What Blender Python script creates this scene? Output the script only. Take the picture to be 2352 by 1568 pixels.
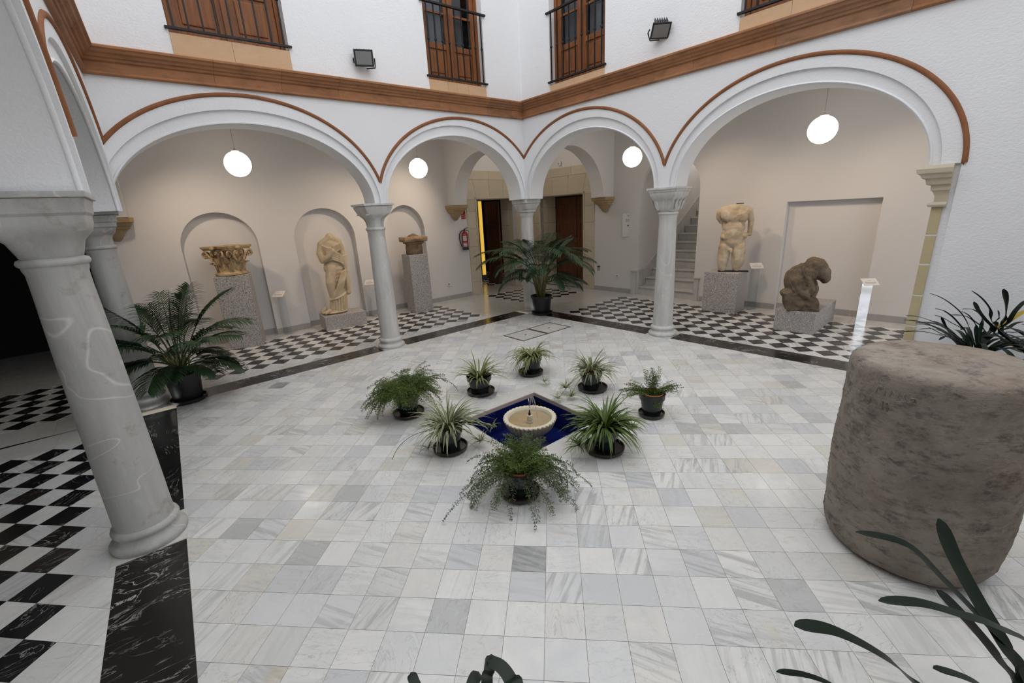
import bpy, bmesh, math, random
from mathutils import Vector, Matrix, Euler, noise
from mathutils.geometry import tessellate_polygon
PI = math.pi
SC = bpy.context.scene
for o in list(bpy.data.objects):
    bpy.data.objects.remove(o)

# ------------------------------------------------------------------ camera
F_PX = 987.85
PITCH, YAW, ROLL = 0.2911, -0.1045, -0.0542
CAM = Vector((1.4858, -1.7935, 1.9935))
_fw = Vector((math.sin(YAW) * math.cos(PITCH), math.cos(YAW) * math.cos(PITCH), -math.sin(PITCH)))
_r = _fw.cross(Vector((0, 0, 1))).normalized()
_u = _r.cross(_fw)
_r2 = _r * math.cos(ROLL) + _u * math.sin(ROLL)
_u2 = -_r * math.sin(ROLL) + _u * math.cos(ROLL)
cam = bpy.data.cameras.new('camera')
cam.sensor_width = 36
cam.lens = 36 * F_PX / 2352
cam.clip_start = 0.02
cam_o = bpy.data.objects.new('camera', cam)
SC.collection.objects.link(cam_o)
m = Matrix.Identity(4)
for i in range(3):
    m[i][0] = _r2[i]; m[i][1] = _u2[i]; m[i][2] = -_fw[i]; m[i][3] = CAM[i]
cam_o.matrix_world = m
SC.camera = cam_o

# ------------------------------------------------------------------ sky and exposure
SC.view_settings.view_transform = 'Standard'
SC.view_settings.look = 'None'
SC.view_settings.gamma = 1
SC.view_settings.use_curve_mapping = False
SC.view_settings.exposure = 0.20
W = bpy.data.worlds.new('overcast_sky')
SC.world = W
W.use_nodes = True
bg = W.node_tree.nodes['Background']
bg.inputs[0].default_value = (0.965, 0.98, 1.0, 1)      # plain even overcast
bg.inputs[1].default_value = 2.0

def spot(name, loc, target, watts, angle=70, col=(1.0, 0.79, 0.60), size=0.09, blend=1.0):
    l = bpy.data.lights.new(name, 'SPOT')
    l.energy = watts; l.color = col; l.spot_size = math.radians(angle); l.spot_blend = blend
    l.shadow_soft_size = size
    o = bpy.data.objects.new(name, l)
    SC.collection.objects.link(o)
    o.location = loc
    d = Vector(target) - Vector(loc)
    o.rotation_euler = d.to_track_quat('-Z', 'Y').to_euler()
    return o

# ------------------------------------------------------------------ wall frames (u along the wall, n behind it, z up)
CB = Vector((0.99, 6.83)); WL = Vector((-3.048, 2.538))
class Frame:
    def __init__(s, base, ang, flip=False, warp=None):
        s.b = base; a = math.radians(ang); s.ang = a
        s.t = Vector((math.cos(a), math.sin(a)))
        s.nn = Vector((s.t.y, -s.t.x)) if flip else Vector((-s.t.y, s.t.x))
        s.warp = warp
    def P(s, u, n, z):
        p = s.b + s.t * u + s.nn * n
        if s.warp and z > 2.2:
            z = z + s.warp(u) * (z - 2.2) / 1.3
        return Vector((p.x, p.y, z))
    def inv(s, x, y):
        v = Vector((x, y)) - s.b
        return v.dot(s.t), v.dot(s.nn)
FL = Frame(WL, 46.75, warp=lambda u: -0.085 * max(0, min(1, 1 - u / 5.893)))
FR = Frame(CB, -42.14)
FW = Frame(WL, -46.65, flip=True, warp=lambda u: -0.085 * max(0, min(1, 1 - u / 2.5)))
LLEN = 5.893
def isect(p, d, q, e):
    den = d.x * e.y - d.y * e.x
    t = ((q.x - p.x) * e.y - (q.y - p.y) * e.x) / den
    return p + d * t
OL, OR, OW = 2.68, 2.84, 2.70           # depth of the three galleries
def xy(fr, u, n):
    p = fr.P(u, n, 0); return Vector((p.x, p.y))
spot('spot_light', FL.P(0.35, 1.15, 3.45), FL.P(1.25, 2.4, 1.35), 80, 88)
spot('spot_light', FL.P(4.0, 1.0, 3.5), FL.P(2.95, 2.5, 1.2), 78, 84)
spot('spot_light', FL.P(5.35, 1.35, 3.5), FL.P(4.45, 2.6, 1.5), 78, 84)
spot('spot_light', FR.P(1.95, 1.05, 3.5), FR.P(2.85, 2.6, 1.4), 74, 84)
spot('spot_light', FR.P(3.2, 0.8, 3.5), FR.P(4.3, 2.4, 0.9), 66, 88)
spot('spot_light', FR.P(5.0, 1.1, 3.5), FR.P(5.4, 2.8, 1.2), 44, 84)

# ------------------------------------------------------------------ node materials
class Mat:
    def __init__(s, name, rough=0.5, spec=0.5, metal=0.0):
        s.m = bpy.data.materials.new(name); s.m.use_nodes = True
        s.t = s.m.node_tree; s.b = s.t.nodes['Principled BSDF']
        s.b.inputs['Roughness'].default_value = rough
        s.b.inputs['Specular IOR Level'].default_value = spec
        s.b.inputs['Metallic'].default_value = metal
        s._pos = None; s._obj = None
    def n(s, typ, **kw):
        nd = s.t.nodes.new(typ)
        for k, v in kw.items():
            if hasattr(nd, k) and k not in ('inputs',): setattr(nd, k, v)
        return nd
    def put(s, sock, v):
        if hasattr(v, 'links') or isinstance(v, bpy.types.NodeSocket): s.t.links.new(v, sock)
        else:
            if isinstance(v, (tuple, list)) and len(v) == 3 and sock.type == 'RGBA': v = (*v, 1)
            sock.default_value = v
    def obj(s):
        if not s._obj: s._obj = s.n('ShaderNodeTexCoord').outputs['Object']
        return s._obj
    def pos(s):
        if not s._pos: s._pos = s.n('ShaderNodeNewGeometry').outputs['Position']
        return s._pos
    def noise(s, vec, scale, detail=4, rough=0.55, dist=0.0):
        nd = s.n('ShaderNodeTexNoise'); s.put(nd.inputs['Vector'], vec)
        nd.inputs['Scale'].default_value = scale; nd.inputs['Detail'].default_value = detail
        nd.inputs['Roughness'].default_value = rough; nd.inputs['Distortion'].default_value = dist
        return nd.outputs['Fac']
    def vor(s, vec, scale, feature='F1', out='Distance'):
        nd = s.n('ShaderNodeTexVoronoi', feature=feature); s.put(nd.inputs['Vector'], vec)
        nd.inputs['Scale'].default_value = scale
        return nd.outputs[out]
    def ramp(s, fac, stops, interp='LINEAR'):
        nd = s.n('ShaderNodeValToRGB'); s.put(nd.inputs[0], fac); r = nd.color_ramp; r.interpolation = interp
        while len(r.elements) < len(stops): r.elements.new(0.5)
        for e, (p, c) in zip(r.elements, stops):
            e.position = p
            e.color = (c, c, c, 1) if isinstance(c, (int, float)) else (*c, 1)
        return nd.outputs[0]
    def mix(s, fac, a, b, typ='MIX'):
        nd = s.n('ShaderNodeMix', data_type='RGBA', blend_type=typ)
        s.put(nd.inputs[0], fac); s.put(nd.inputs[6], a); s.put(nd.inputs[7], b)
        return nd.outputs[2]
    def math(s, op, a, b=0.0):
        nd = s.n('ShaderNodeMath', operation=op); s.put(nd.inputs[0], a); s.put(nd.inputs[1], b)
        return nd.outputs[0]
    def vmul(s, vec, v):
        nd = s.n('ShaderNodeVectorMath', operation='MULTIPLY'); s.put(nd.inputs[0], vec); s.put(nd.inputs[1], v)
        return nd.outputs[0]
    def vadd(s, vec, v):
        nd = s.n('ShaderNodeVectorMath', operation='ADD'); s.put(nd.inputs[0], vec); s.put(nd.inputs[1], v)
        return nd.outputs[0]
    def rnd(s):
        """one random number per separate piece, joined or not"""
        a = s.n('ShaderNodeObjectInfo').outputs['Random']; b = s.n('ShaderNodeNewGeometry').outputs['Random Per Island']
        return s.math('FRACT', s.math('ADD', a, b))
    def rotz(s, vec, ang):
        nd = s.n('ShaderNodeVectorRotate', rotation_type='Z_AXIS'); s.put(nd.inputs['Vector'], vec); s.put(nd.inputs['Angle'], ang)
        return nd.outputs[0]
    def col(s, v): s.put(s.b.inputs['Base Color'], v); return s
    def rough(s, v): s.put(s.b.inputs['Roughness'], v); return s
    def bump(s, h, strength=0.3, dist=0.01):
        nd = s.n('ShaderNodeBump'); s.put(nd.inputs['Height'], h)
        nd.inputs['Strength'].default_value = strength; nd.inputs['Distance'].default_value = dist
        s.t.links.new(nd.outputs[0], s.b.inputs['Normal']); return s

MT = {}
def plain(name, c, rough=0.5, spec=0.5, metal=0.0, var=0.12, scale=14, bump=0.0):
    a = Mat(name, rough, spec, metal)
    f = a.noise(a.obj(), scale)
    a.col(a.mix(f, tuple(x * (1 - var) for x in c), tuple(min(1, x * (1 + var)) for x in c)))
    if bump: a.bump(a.noise(a.obj(), scale * 6), bump, 0.004)
    MT[name] = a.m; return a
def plaster(name, c, bs):
    a = Mat(name, 0.9, 0.25)
    f = a.noise(a.pos(), 0.9, 3)
    a.col(a.mix(f, tuple(x * 0.96 for x in c), c))
    h = a.math('ADD', a.noise(a.vmul(a.pos(), (1, 1, 1.6)), 38, 3, 0.6), a.math('MULTIPLY', a.noise(a.pos(), 6, 2), 0.8))
    a.bump(h, bs, 0.012); MT[name] = a.m
plaster('plaster', (0.80, 0.805, 0.82), 0.34)
plaster('plaster_smooth', (0.70, 0.68, 0.665), 0.12)
plain('unlit_black', (0.02, 0.019, 0.018), 0.9, 0.1)  # near-black colour stands in for the darkness of unlit rooms

def marble_tiles():
    a = Mat('marble_tiles', 0.24, 0.5)
    r = a.rnd()
    r2 = a.math('FRACT', a.math('MULTIPLY', r, 57.31)); r3 = a.math('FRACT', a.math('MULTIPLY', r, 211.7))
    base = a.ramp(r, [(0.0, (0.735, 0.73, 0.705)), (0.26, (0.765, 0.755, 0.725)), (0.48, (0.675, 0.675, 0.67)), (0.62, (0.70, 0.685, 0.645)),
                      (0.74, (0.59, 0.595, 0.60)), (0.83, (0.66, 0.655, 0.63)), (0.91, (0.66, 0.63, 0.565)), (0.965, (0.49, 0.495, 0.48)), (0.993, (0.25, 0.255, 0.25))], 'CONSTANT')
    off = a.n('ShaderNodeCombineXYZ'); a.put(off.inputs[0], a.math('MULTIPLY', r, 63.0)); a.put(off.inputs[1], a.math('MULTIPLY', r2, 41.0))
    v = a.rotz(a.vadd(a.pos(), off.outputs[0]), a.math('ADD', a.math('MULTIPLY', a.math('ROUND', a.math('MULTIPLY', r2, 3.0)), PI / 2), a.math('MULTIPLY', a.math('SUBTRACT', r3, 0.5), 0.8)))
    cloud = a.noise(v, 5.5, 3, 0.6, 0.6)
    streak = a.noise(a.vmul(v, (2.2, 26, 1)), 1.0, 5, 0.6, 0.5)
    vein = a.noise(a.vmul(v, (3, 9, 1)), 1.3, 6, 0.55, 1.8)
    c = a.mix(a.ramp(cloud, [(0.35, 0.0), (0.75, 0.5)]), base, (0.56, 0.565, 0.57))
    c = a.mix(a.math('MULTIPLY', a.ramp(streak, [(0.47, 0.0), (0.60, 1.0)]), a.ramp(r3, [(0.35, 0.0), (0.7, 0.35), (0.92, 0.8)])), c, (0.42, 0.42, 0.41))
    c = a.mix(a.math('MULTIPLY', a.ramp(vein, [(0.485, 0.0), (0.5, 0.6), (0.515, 0.0)]), a.ramp(r2, [(0.2, 0.0), (0.8, 0.8)])), c, (0.30, 0.29, 0.26))
    c = a.mix(a.math('MULTIPLY', a.ramp(a.noise(v, 3.1, 2), [(0.60, 0.0), (0.74, 0.4)]), a.ramp(r2, [(0.6, 0.0), (0.7, 1.0)])), c, (0.62, 0.52, 0.36))
    a.col(c); a.rough(a.ramp(cloud, [(0.3, 0.20), (0.8, 0.34)])); MT['marble_tiles'] = a.m
marble_tiles()
def marble_plain(name, c, vein, rough=0.3, vs=1.0):
    a = Mat(name, rough, 0.5)
    r = a.rnd(); off = a.n('ShaderNodeCombineXYZ'); a.put(off.inputs[0], a.math('MULTIPLY', r, 19.0)); a.put(off.inputs[2], a.math('MULTIPLY', r, 7.0))
    v = a.vadd(a.obj(), off.outputs[0])
    f = a.noise(a.vmul(v, (3 * vs, 3 * vs, 1.3 * vs)), 1.4, 5, 0.6, 1.0)
    cc = a.mix(a.ramp(f, [(0.3, 0.0), (0.8, 0.8)]), c, vein)
    w = a.noise(v, 2.2 * vs, 6, 0.55, 1.5)
    cc = a.mix(a.ramp(w, [(0.488, 0.0), (0.5, 0.55), (0.512, 0.0)]), cc, vein)
    a.col(cc); MT[name] = a.m; return a
marble_plain('marble_white', (0.66, 0.645, 0.61), (0.50, 0.49, 0.46), 0.2)
marble_plain('marble_stair', (0.60, 0.585, 0.56), (0.42, 0.42, 0.42), 0.35)
marble_plain('marble_skirting', (0.42, 0.40, 0.39), (0.28, 0.28, 0.285), 0.4, 2)
def column_marble(name, k, stain):
    a = Mat(name, 0.5, 0.4)
    v = a.obj(); r = a.n('ShaderNodeObjectInfo').outputs['Random']
    off = a.n('ShaderNodeCombineXYZ'); a.put(off.inputs[0], a.math('MULTIPLY', r, 23.0))
    v = a.vadd(v, off.outputs[0])
    f = a.noise(a.vmul(v, (6, 6, 0.8)), 1.6, 5, 0.6, 0.6)
    c = a.mix(a.ramp(f, [(0.35, 0.0), (0.75, 1.0)]), tuple(k * q for q in (0.60, 0.595, 0.57)), tuple(k * q for q in (0.45, 0.445, 0.43)))
    c = a.mix(a.ramp(a.noise(v, 1.1, 2, 0.5, 1.0), [(0.496, 0.0), (0.5, 0.5), (0.504, 0.0)]), c, (0.74, 0.73, 0.71))
    c = a.mix(a.ramp(a.noise(v, 7, 4, 0.7), [(stain, 0.0), (stain + 0.14, 0.6)]), c, (0.26, 0.21, 0.16))
    a.col(c); a.bump(a.noise(v, 40, 4, 0.65), 0.25, 0.006); MT[name] = a.m
column_marble('column_marble', 1.0, 0.66)
column_marble('column_worn', 0.74, 0.58)
def black_marble(name, c1, c2, amount):
    a = Mat(name, 0.16, 0.5)
    r = a.rnd(); off = a.n('ShaderNodeCombineXYZ'); a.put(off.inputs[0], a.math('MULTIPLY', r, 31.0)); a.put(off.inputs[1], a.math('MULTIPLY', r, 17.0))
    v = a.rotz(a.vadd(a.pos(), off.outputs[0]), a.math('MULTIPLY', r, 3.0))
    c = a.ramp(r, [(0.0, c1), (0.6, c2), (0.85, c1)], 'CONSTANT')
    w1 = a.noise(a.vmul(v, (3, 8, 1)), 1.0, 8, 0.60, 1.4); w2 = a.noise(v, 3.0, 3)
    k = a.math('MULTIPLY', a.ramp(w1, [(0.484, 0.0), (0.5, 1.0), (0.514, 0.0)]), a.ramp(w2, [(0.46, 0.0), (0.66, amount)]))
    a.col(a.mix(k, c, (0.62, 0.61, 0.58))); MT[name] = a.m
black_marble('black_marble', (0.011, 0.0105, 0.011), (0.017, 0.0145, 0.0135), 1.0)
black_marble('black_tiles', (0.012, 0.012, 0.013), (0.024, 0.019, 0.018), 0.7)
plain('grout', (0.33, 0.29, 0.23), 0.9, 0.2)

def sandstone(name, stops, grey, sootamt=0.0):
    a = Mat(name, 0.85, 0.2)
    r = a.rnd(); v = a.pos()
    c = a.ramp(r, stops, 'CONSTANT')
    f = a.noise(a.vmul(v, (1, 1, 2.5)), 5, 6, 0.65)
    c = a.mix(a.ramp(f, [(0.3, 0.0), (0.75, 0.7)]), c, grey)
    c = a.mix(a.ramp(a.noise(a.vmul(v, (1.2, 1.2, 3.5)), 2.4, 6, 0.65), [(0.50, 0.0), (0.74, sootamt)]), c, (0.05, 0.035, 0.026))
    a.col(c); a.bump(a.noise(v, 55, 5, 0.7), 0.3, 0.006); MT[name] = a.m
sandstone('cornice_stone', [(0.0, (0.41, 0.195, 0.094)), (0.3, (0.37, 0.172, 0.083)), (0.6, (0.43, 0.21, 0.102)), (0.8, (0.36, 0.175, 0.09)), (0.95, (0.39, 0.215, 0.125))], (0.27, 0.135, 0.075), 0.5)
sandstone('sill_stone', [(0.0, (0.60, 0.41, 0.26)), (0.4, (0.64, 0.45, 0.30)), (0.75, (0.56, 0.38, 0.23))], (0.52, 0.34, 0.20), 0.0)
sandstone('portal_stone', [(0.0, (0.60, 0.53, 0.41)), (0.4, (0.55, 0.485, 0.37)), (0.75, (0.63, 0.56, 0.44))], (0.51, 0.445, 0.335), 0.0)
sandstone('jamb_stone', [(0.0, (0.52, 0.44, 0.27)), (0.4, (0.48, 0.395, 0.235)), (0.75, (0.55, 0.47, 0.30))], (0.46, 0.38, 0.23), 0.0)
sandstone('corbel_stone', [(0.0, (0.46, 0.33, 0.18)), (0.5, (0.40, 0.31, 0.19))], (0.36, 0.25, 0.13), 0.1)
plain('label_paint', (0.27, 0.115, 0.055), 0.8, 0.2, 0, 0.35, 6, 0.3)
def granite():
    a = Mat('granite', 0.6, 0.4)
    v = a.obj()
    n1 = a.noise(v, 120, 2, 0.5); n2 = a.noise(a.vadd(v, (3.1, 1.7, 0)), 75, 2, 0.5)
    c = a.mix(a.ramp(n1, [(0.40, 0.0), (0.50, 1.0)]), (0.10, 0.095, 0.095), (0.46, 0.43, 0.41))
    c = a.mix(a.ramp(n2, [(0.55, 0.0), (0.64, 1.0)]), c, (0.58, 0.55, 0.53))
    a.col(c); MT['granite'] = a.m
granite()
def carved(name, c, dark, light, ds=3.0, amt=1.0, bs=0.5, scl=30):
    a = Mat(name, 0.85, 0.25); v = a.obj()
    f = a.noise(v, ds, 6, 0.65, 0.5)
    cc = a.mix(a.ramp(f, [(0.42, 0.0), (0.68, amt)]), c, dark)
    cc = a.mix(a.ramp(a.noise(a.vadd(v, (5, 2, 1)), ds * 2.2, 5, 0.6), [(0.55, 0.0), (0.75, 0.7)]), cc, light)
    a.col(cc); a.bump(a.noise(v, scl, 6, 0.7), bs, 0.01); MT[name] = a.m
carved('statue_marble', (0.60, 0.50, 0.37), (0.27, 0.185, 0.11), (0.66, 0.58, 0.46), 3.5, 0.8, 0.3)
carved('drapery_marble', (0.60, 0.49, 0.34), (0.42, 0.31, 0.19), (0.66, 0.58, 0.45), 4.5, 0.7, 0.22)
carved('ochre_stone', (0.56, 0.40, 0.22), (0.17, 0.12, 0.075), (0.64, 0.50, 0.31), 7, 0.9, 0.6)
carved('brown_stone', (0.24, 0.165, 0.10), (0.11, 0.078, 0.05), (0.36, 0.26, 0.17), 5, 0.9, 0.7)
carved('ochre_crust', (0.40, 0.27, 0.15), (0.20, 0.13, 0.08), (0.46, 0.36, 0.24), 6, 0.8, 0.7)
carved('lion_stone', (0.19, 0.145, 0.10), (0.085, 0.063, 0.045), (0.29, 0.24, 0.18), 5, 0.9, 0.9, 18)
def drum_stone():
    a = Mat('drum_stone', 0.9, 0.2); v = a.obj()
    f = a.noise(v, 3.2, 7, 0.7, 0.4)
    c = a.mix(a.ramp(f, [(0.35, 0.0), (0.7, 1.0)]), (0.44, 0.385, 0.33), (0.27, 0.225, 0.185))
    c = a.mix(a.ramp(a.noise(a.vmul(v, (1, 1, 2.2)), 9, 6, 0.75), [(0.50, 0.0), (0.66, 0.9)]), c, (0.13, 0.11, 0.10))
    c = a.mix(a.ramp(a.noise(a.vadd(v, (4, 4, 1)), 2.2, 3), [(0.56, 0.0), (0.75, 0.5)]), c, (0.27, 0.17, 0.095))
    a.col(c)
    h = a.math('ADD', a.noise(a.vmul(v, (1, 1, 2.6)), 26, 7, 0.75, 0.4), a.math('MULTIPLY', a.ramp(a.vor(v, 22), [(0.0, 0.0), (0.25, 1.0)]), 0.5))
    a.bump(h, 0.8, 0.02); MT['drum_stone'] = a.m
drum_stone()
def wood(name, c1, c2):
    a = Mat(name, 0.45, 0.4); v = a.pos()
    f = a.noise(a.vmul(v, (9, 9, 0.9)), 2.2, 5, 0.6, 0.6)
    a.col(a.mix(a.ramp(f, [(0.35, 0.0), (0.68, 1.0)]), c1, c2)); a.bump(f, 0.1, 0.004); MT[name] = a.m
wood('wood', (0.28, 0.095, 0.022), (0.13, 0.042, 0.012))
wood('wood_dark', (0.15, 0.055, 0.024), (0.080, 0.030, 0.015))
wood('beam_wood', (0.035, 0.022, 0.016), (0.022, 0.014, 0.011))
plain('iron', (0.016, 0.016, 0.018), 0.5, 0.4, 0.3)
plain('floodlight_black', (0.015, 0.015, 0.016), 0.4, 0.5)
plain('curtain', (0.42, 0.42, 0.43), 0.9, 0.1)
plain('pot_glaze', (0.010, 0.014, 0.016), 0.22, 0.5, 0, 0.4, 5)
plain('saucer_glaze', (0.022, 0.018, 0.015), 0.3, 0.5, 0, 0.4, 8)
plain('pot_plastic', (0.012, 0.012, 0.013), 0.42, 0.5)
plain('terracotta', (0.38, 0.135, 0.060), 0.8, 0.2, 0, 0.2, 10)
plain('soil', (0.040, 0.026, 0.018), 1.0, 0.1, 0, 0.5, 60, 0.8)
plain('white_plastic', (0.72, 0.71, 0.68), 0.4, 0.4, 0, 0.03)
plain('dark_plastic', (0.03, 0.03, 0.032), 0.4, 0.4)
plain('grey_plastic', (0.30, 0.28, 0.25), 0.5, 0.4)
plain('sign_red', (0.44, 0.022, 0.014), 0.5, 0.4, 0, 0.05)
plain('extinguisher_red', (0.30, 0.012, 0.012), 0.25, 0.5, 0, 0.05)
plain('ink', (0.015, 0.015, 0.016), 0.6, 0.2)
plain('card', (0.74, 0.70, 0.66), 0.6, 0.3, 0, 0.02)
plain('print_grey', (0.30, 0.28, 0.26), 0.7, 0.2)
plain('sign_plate', (0.64, 0.63, 0.61), 0.5, 0.3, 0, 0.02)
plain('metal_trim', (0.16, 0.11, 0.075), 0.45, 0.5, 0.6)
plain('cable_white', (0.62, 0.60, 0.56), 0.6, 0.3)
plain('bronze', (0.03, 0.022, 0.015), 0.4, 0.5, 0.7)
plain('basin_floor', (0.58, 0.41, 0.20), 0.7, 0.3, 0, 0.25, 12, 0.2)
plain('basin_stone', (0.66, 0.59, 0.45), 0.75, 0.3, 0, 0.14, 9, 0.2)
plain('rim_marble', (0.50, 0.40, 0.36), 0.6, 0.3, 0, 0.2, 9)
def blue_tile():
    a = Mat('blue_glaze', 0.12, 0.6); r = a.rnd()
    a.col(a.ramp(r, [(0.0, (0.006, 0.010, 0.085)), (0.5, (0.008, 0.014, 0.115)), (1.0, (0.005, 0.008, 0.065))])); MT['blue_glaze'] = a.m
blue_tile()
plain('leaf_strap', (0.007, 0.015, 0.009), 0.42, 0.25, 0, 0.3, 12)
plain('leaf_yellow', (0.36, 0.24, 0.03), 0.5, 0.3)
plain('palm_leaf', (0.026, 0.056, 0.020), 0.45, 0.4, 0, 0.4, 9)
plain('palm_stem', (0.14, 0.13, 0.045), 0.5, 0.3, 0, 0.4, 9)
def leaf_rand(name, stops, rough=0.5):
    a = Mat(name, rough, 0.35); a.col(a.ramp(a.n('ShaderNodeNewGeometry').outputs['Random Per Island'], stops)); MT[name] = a.m
leaf_rand('fern_leaf', [(0.0, (0.050, 0.085, 0.016)), (0.5, (0.095, 0.150, 0.026)), (1.0, (0.160, 0.215, 0.045))])
leaf_rand('fern_leaf_pale', [(0.0, (0.055, 0.085, 0.035)), (0.6, (0.10, 0.14, 0.06)), (1.0, (0.16, 0.19, 0.085))])
plain('fern_stem', (0.06, 0.075, 0.022), 0.6, 0.3)
def spider_mat(name, g, cr, edge):
    a = Mat(name, 0.42, 0.4)
    uv = a.n('ShaderNodeUVMap'); sx = a.n('ShaderNodeSeparateXYZ'); a.put(sx.inputs[0], uv.outputs[0])
    x = a.math('ABSOLUTE', a.math('SUBTRACT', sx.outputs[0], 0.5))
    st = a.ramp(x, [(0.0, 1.0), (0.16, 1.0), (0.2, 0.0), (0.40, 0.0), (0.43, edge)]) if edge < 0 else a.ramp(x, [(0.0, 0.0), (0.27, 0.0), (0.31, edge)])
    r = a.n('ShaderNodeNewGeometry').outputs['Random Per Island']
    gg = a.mix(r, tuple(v * 0.65 for v in g), tuple(v * 1.25 for v in g))
    a.col(a.mix(st, gg, cr)); MT[name] = a.m
spider_mat('spider_pale', (0.085, 0.125, 0.042), (0.56, 0.55, 0.36), 0.9)
spider_mat('spider_yellow', (0.085, 0.13, 0.035), (0.42, 0.40, 0.16), 0.75)
spider_mat('spider_green', (0.078, 0.135, 0.024), (0.16, 0.20, 0.06), 0.4)
def glassy(name, c, rough, alpha=None, trans=1.0, ior=1.45):
    a = Mat(name, rough); a.b.inputs['Transmission Weight'].default_value = trans
    a.b.inputs['IOR'].default_value = ior; a.col(c); MT[name] = a.m
def thin_glass(name, tint, refl):
    a = Mat(name); out = a.t.nodes['Material Output']
    tr = a.n('ShaderNodeBsdfTransparent'); a.put(tr.inputs[0], tint); gl = a.n('ShaderNodeBsdfGlossy'); gl.inputs['Roughness'].default_value = 0.02
    lw = a.n('ShaderNodeLayerWeight'); lw.inputs[0].default_value = refl
    mx = a.n('ShaderNodeMixShader'); a.put(mx.inputs[0], lw.outputs['Fresnel']); a.t.links.new(tr.outputs[0], mx.inputs[1]); a.t.links.new(gl.outputs[0], mx.inputs[2])
    a.t.links.new(mx.outputs[0], out.inputs['Surface']); MT[name] = a.m
thin_glass('window_glass', (0.80, 0.82, 0.84), 0.25)
a = Mat('acrylic_mirror', 0.12, 0.5, 1.0); a.col((0.80, 0.83, 0.88)); MT['acrylic_mirror'] = a.m
thin_glass('acrylic', (0.93, 0.95, 0.96), 0.22)
glassy('water', (0.95, 0.97, 1.0), 0.03, ior=1.33)
plain('lamp_glass', (0.2, 0.2, 0.2), 0.3, 0.5)
def emit(name, c, s):
    a = Mat(name); a.b.inputs['Emission Color'].default_value = (*c, 1); a.b.inputs['Emission Strength'].default_value = s
    a.col(c); MT[name] = a.m
emit('globe_glow', (1.0, 0.88, 0.74), 8.5)
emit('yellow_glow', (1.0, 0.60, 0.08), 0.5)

lamp = bpy.data.lights.new('stair_fill', 'POINT'); lamp.energy = 17; lamp.color = (1.0, 0.92, 0.82); lamp.shadow_soft_size = 0.15  # added fill light for the stairwell, without any fitting
lo = bpy.data.objects.new('stair_fill', lamp); SC.collection.objects.link(lo); lo.location = FR.P(1.45, 5.2, 3.6)
lamp = bpy.data.lights.new('corner_fill', 'POINT'); lamp.energy = 13; lamp.color = (1.0, 0.90, 0.78); lamp.shadow_soft_size = 0.15  # unseen fill added to brighten the corner bay
lo = bpy.data.objects.new('corner_fill', lamp); SC.collection.objects.link(lo); lo.location = FL.P(LLEN + 1.35, 1.35, 3.6)

# ------------------------------------------------------------------ building helpers
COL = SC.collection
def link(o, parent=None):
    COL.objects.link(o)
    if parent: o.parent = parent
    return o
def thing(name, label, cat, loc=(0, 0, 0), rz=0.0, group=None):
    o = bpy.data.objects.new(name, None); o.empty_display_size = 0.05
    link(o); o.location = loc; o.rotation_euler = (0, 0, rz)
    o['label'] = label; o['category'] = cat
    if group: o['group'] = group
    return o
def tag(o, label, cat, group=None):
    o['label'] = label; o['category'] = cat
    if group: o['group'] = group
    return o
def struct_root(name):
    o = bpy.data.objects.new(name, None); o.empty_display_size = 0.05; link(o); o['kind'] = 'structure'; return o
def copy_tree(o, parent=None):
    c = o.copy(); COL.objects.link(c)
    if parent: c.parent = parent
    for ch in list(o.children): copy_tree(ch, c)
    return c

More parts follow.
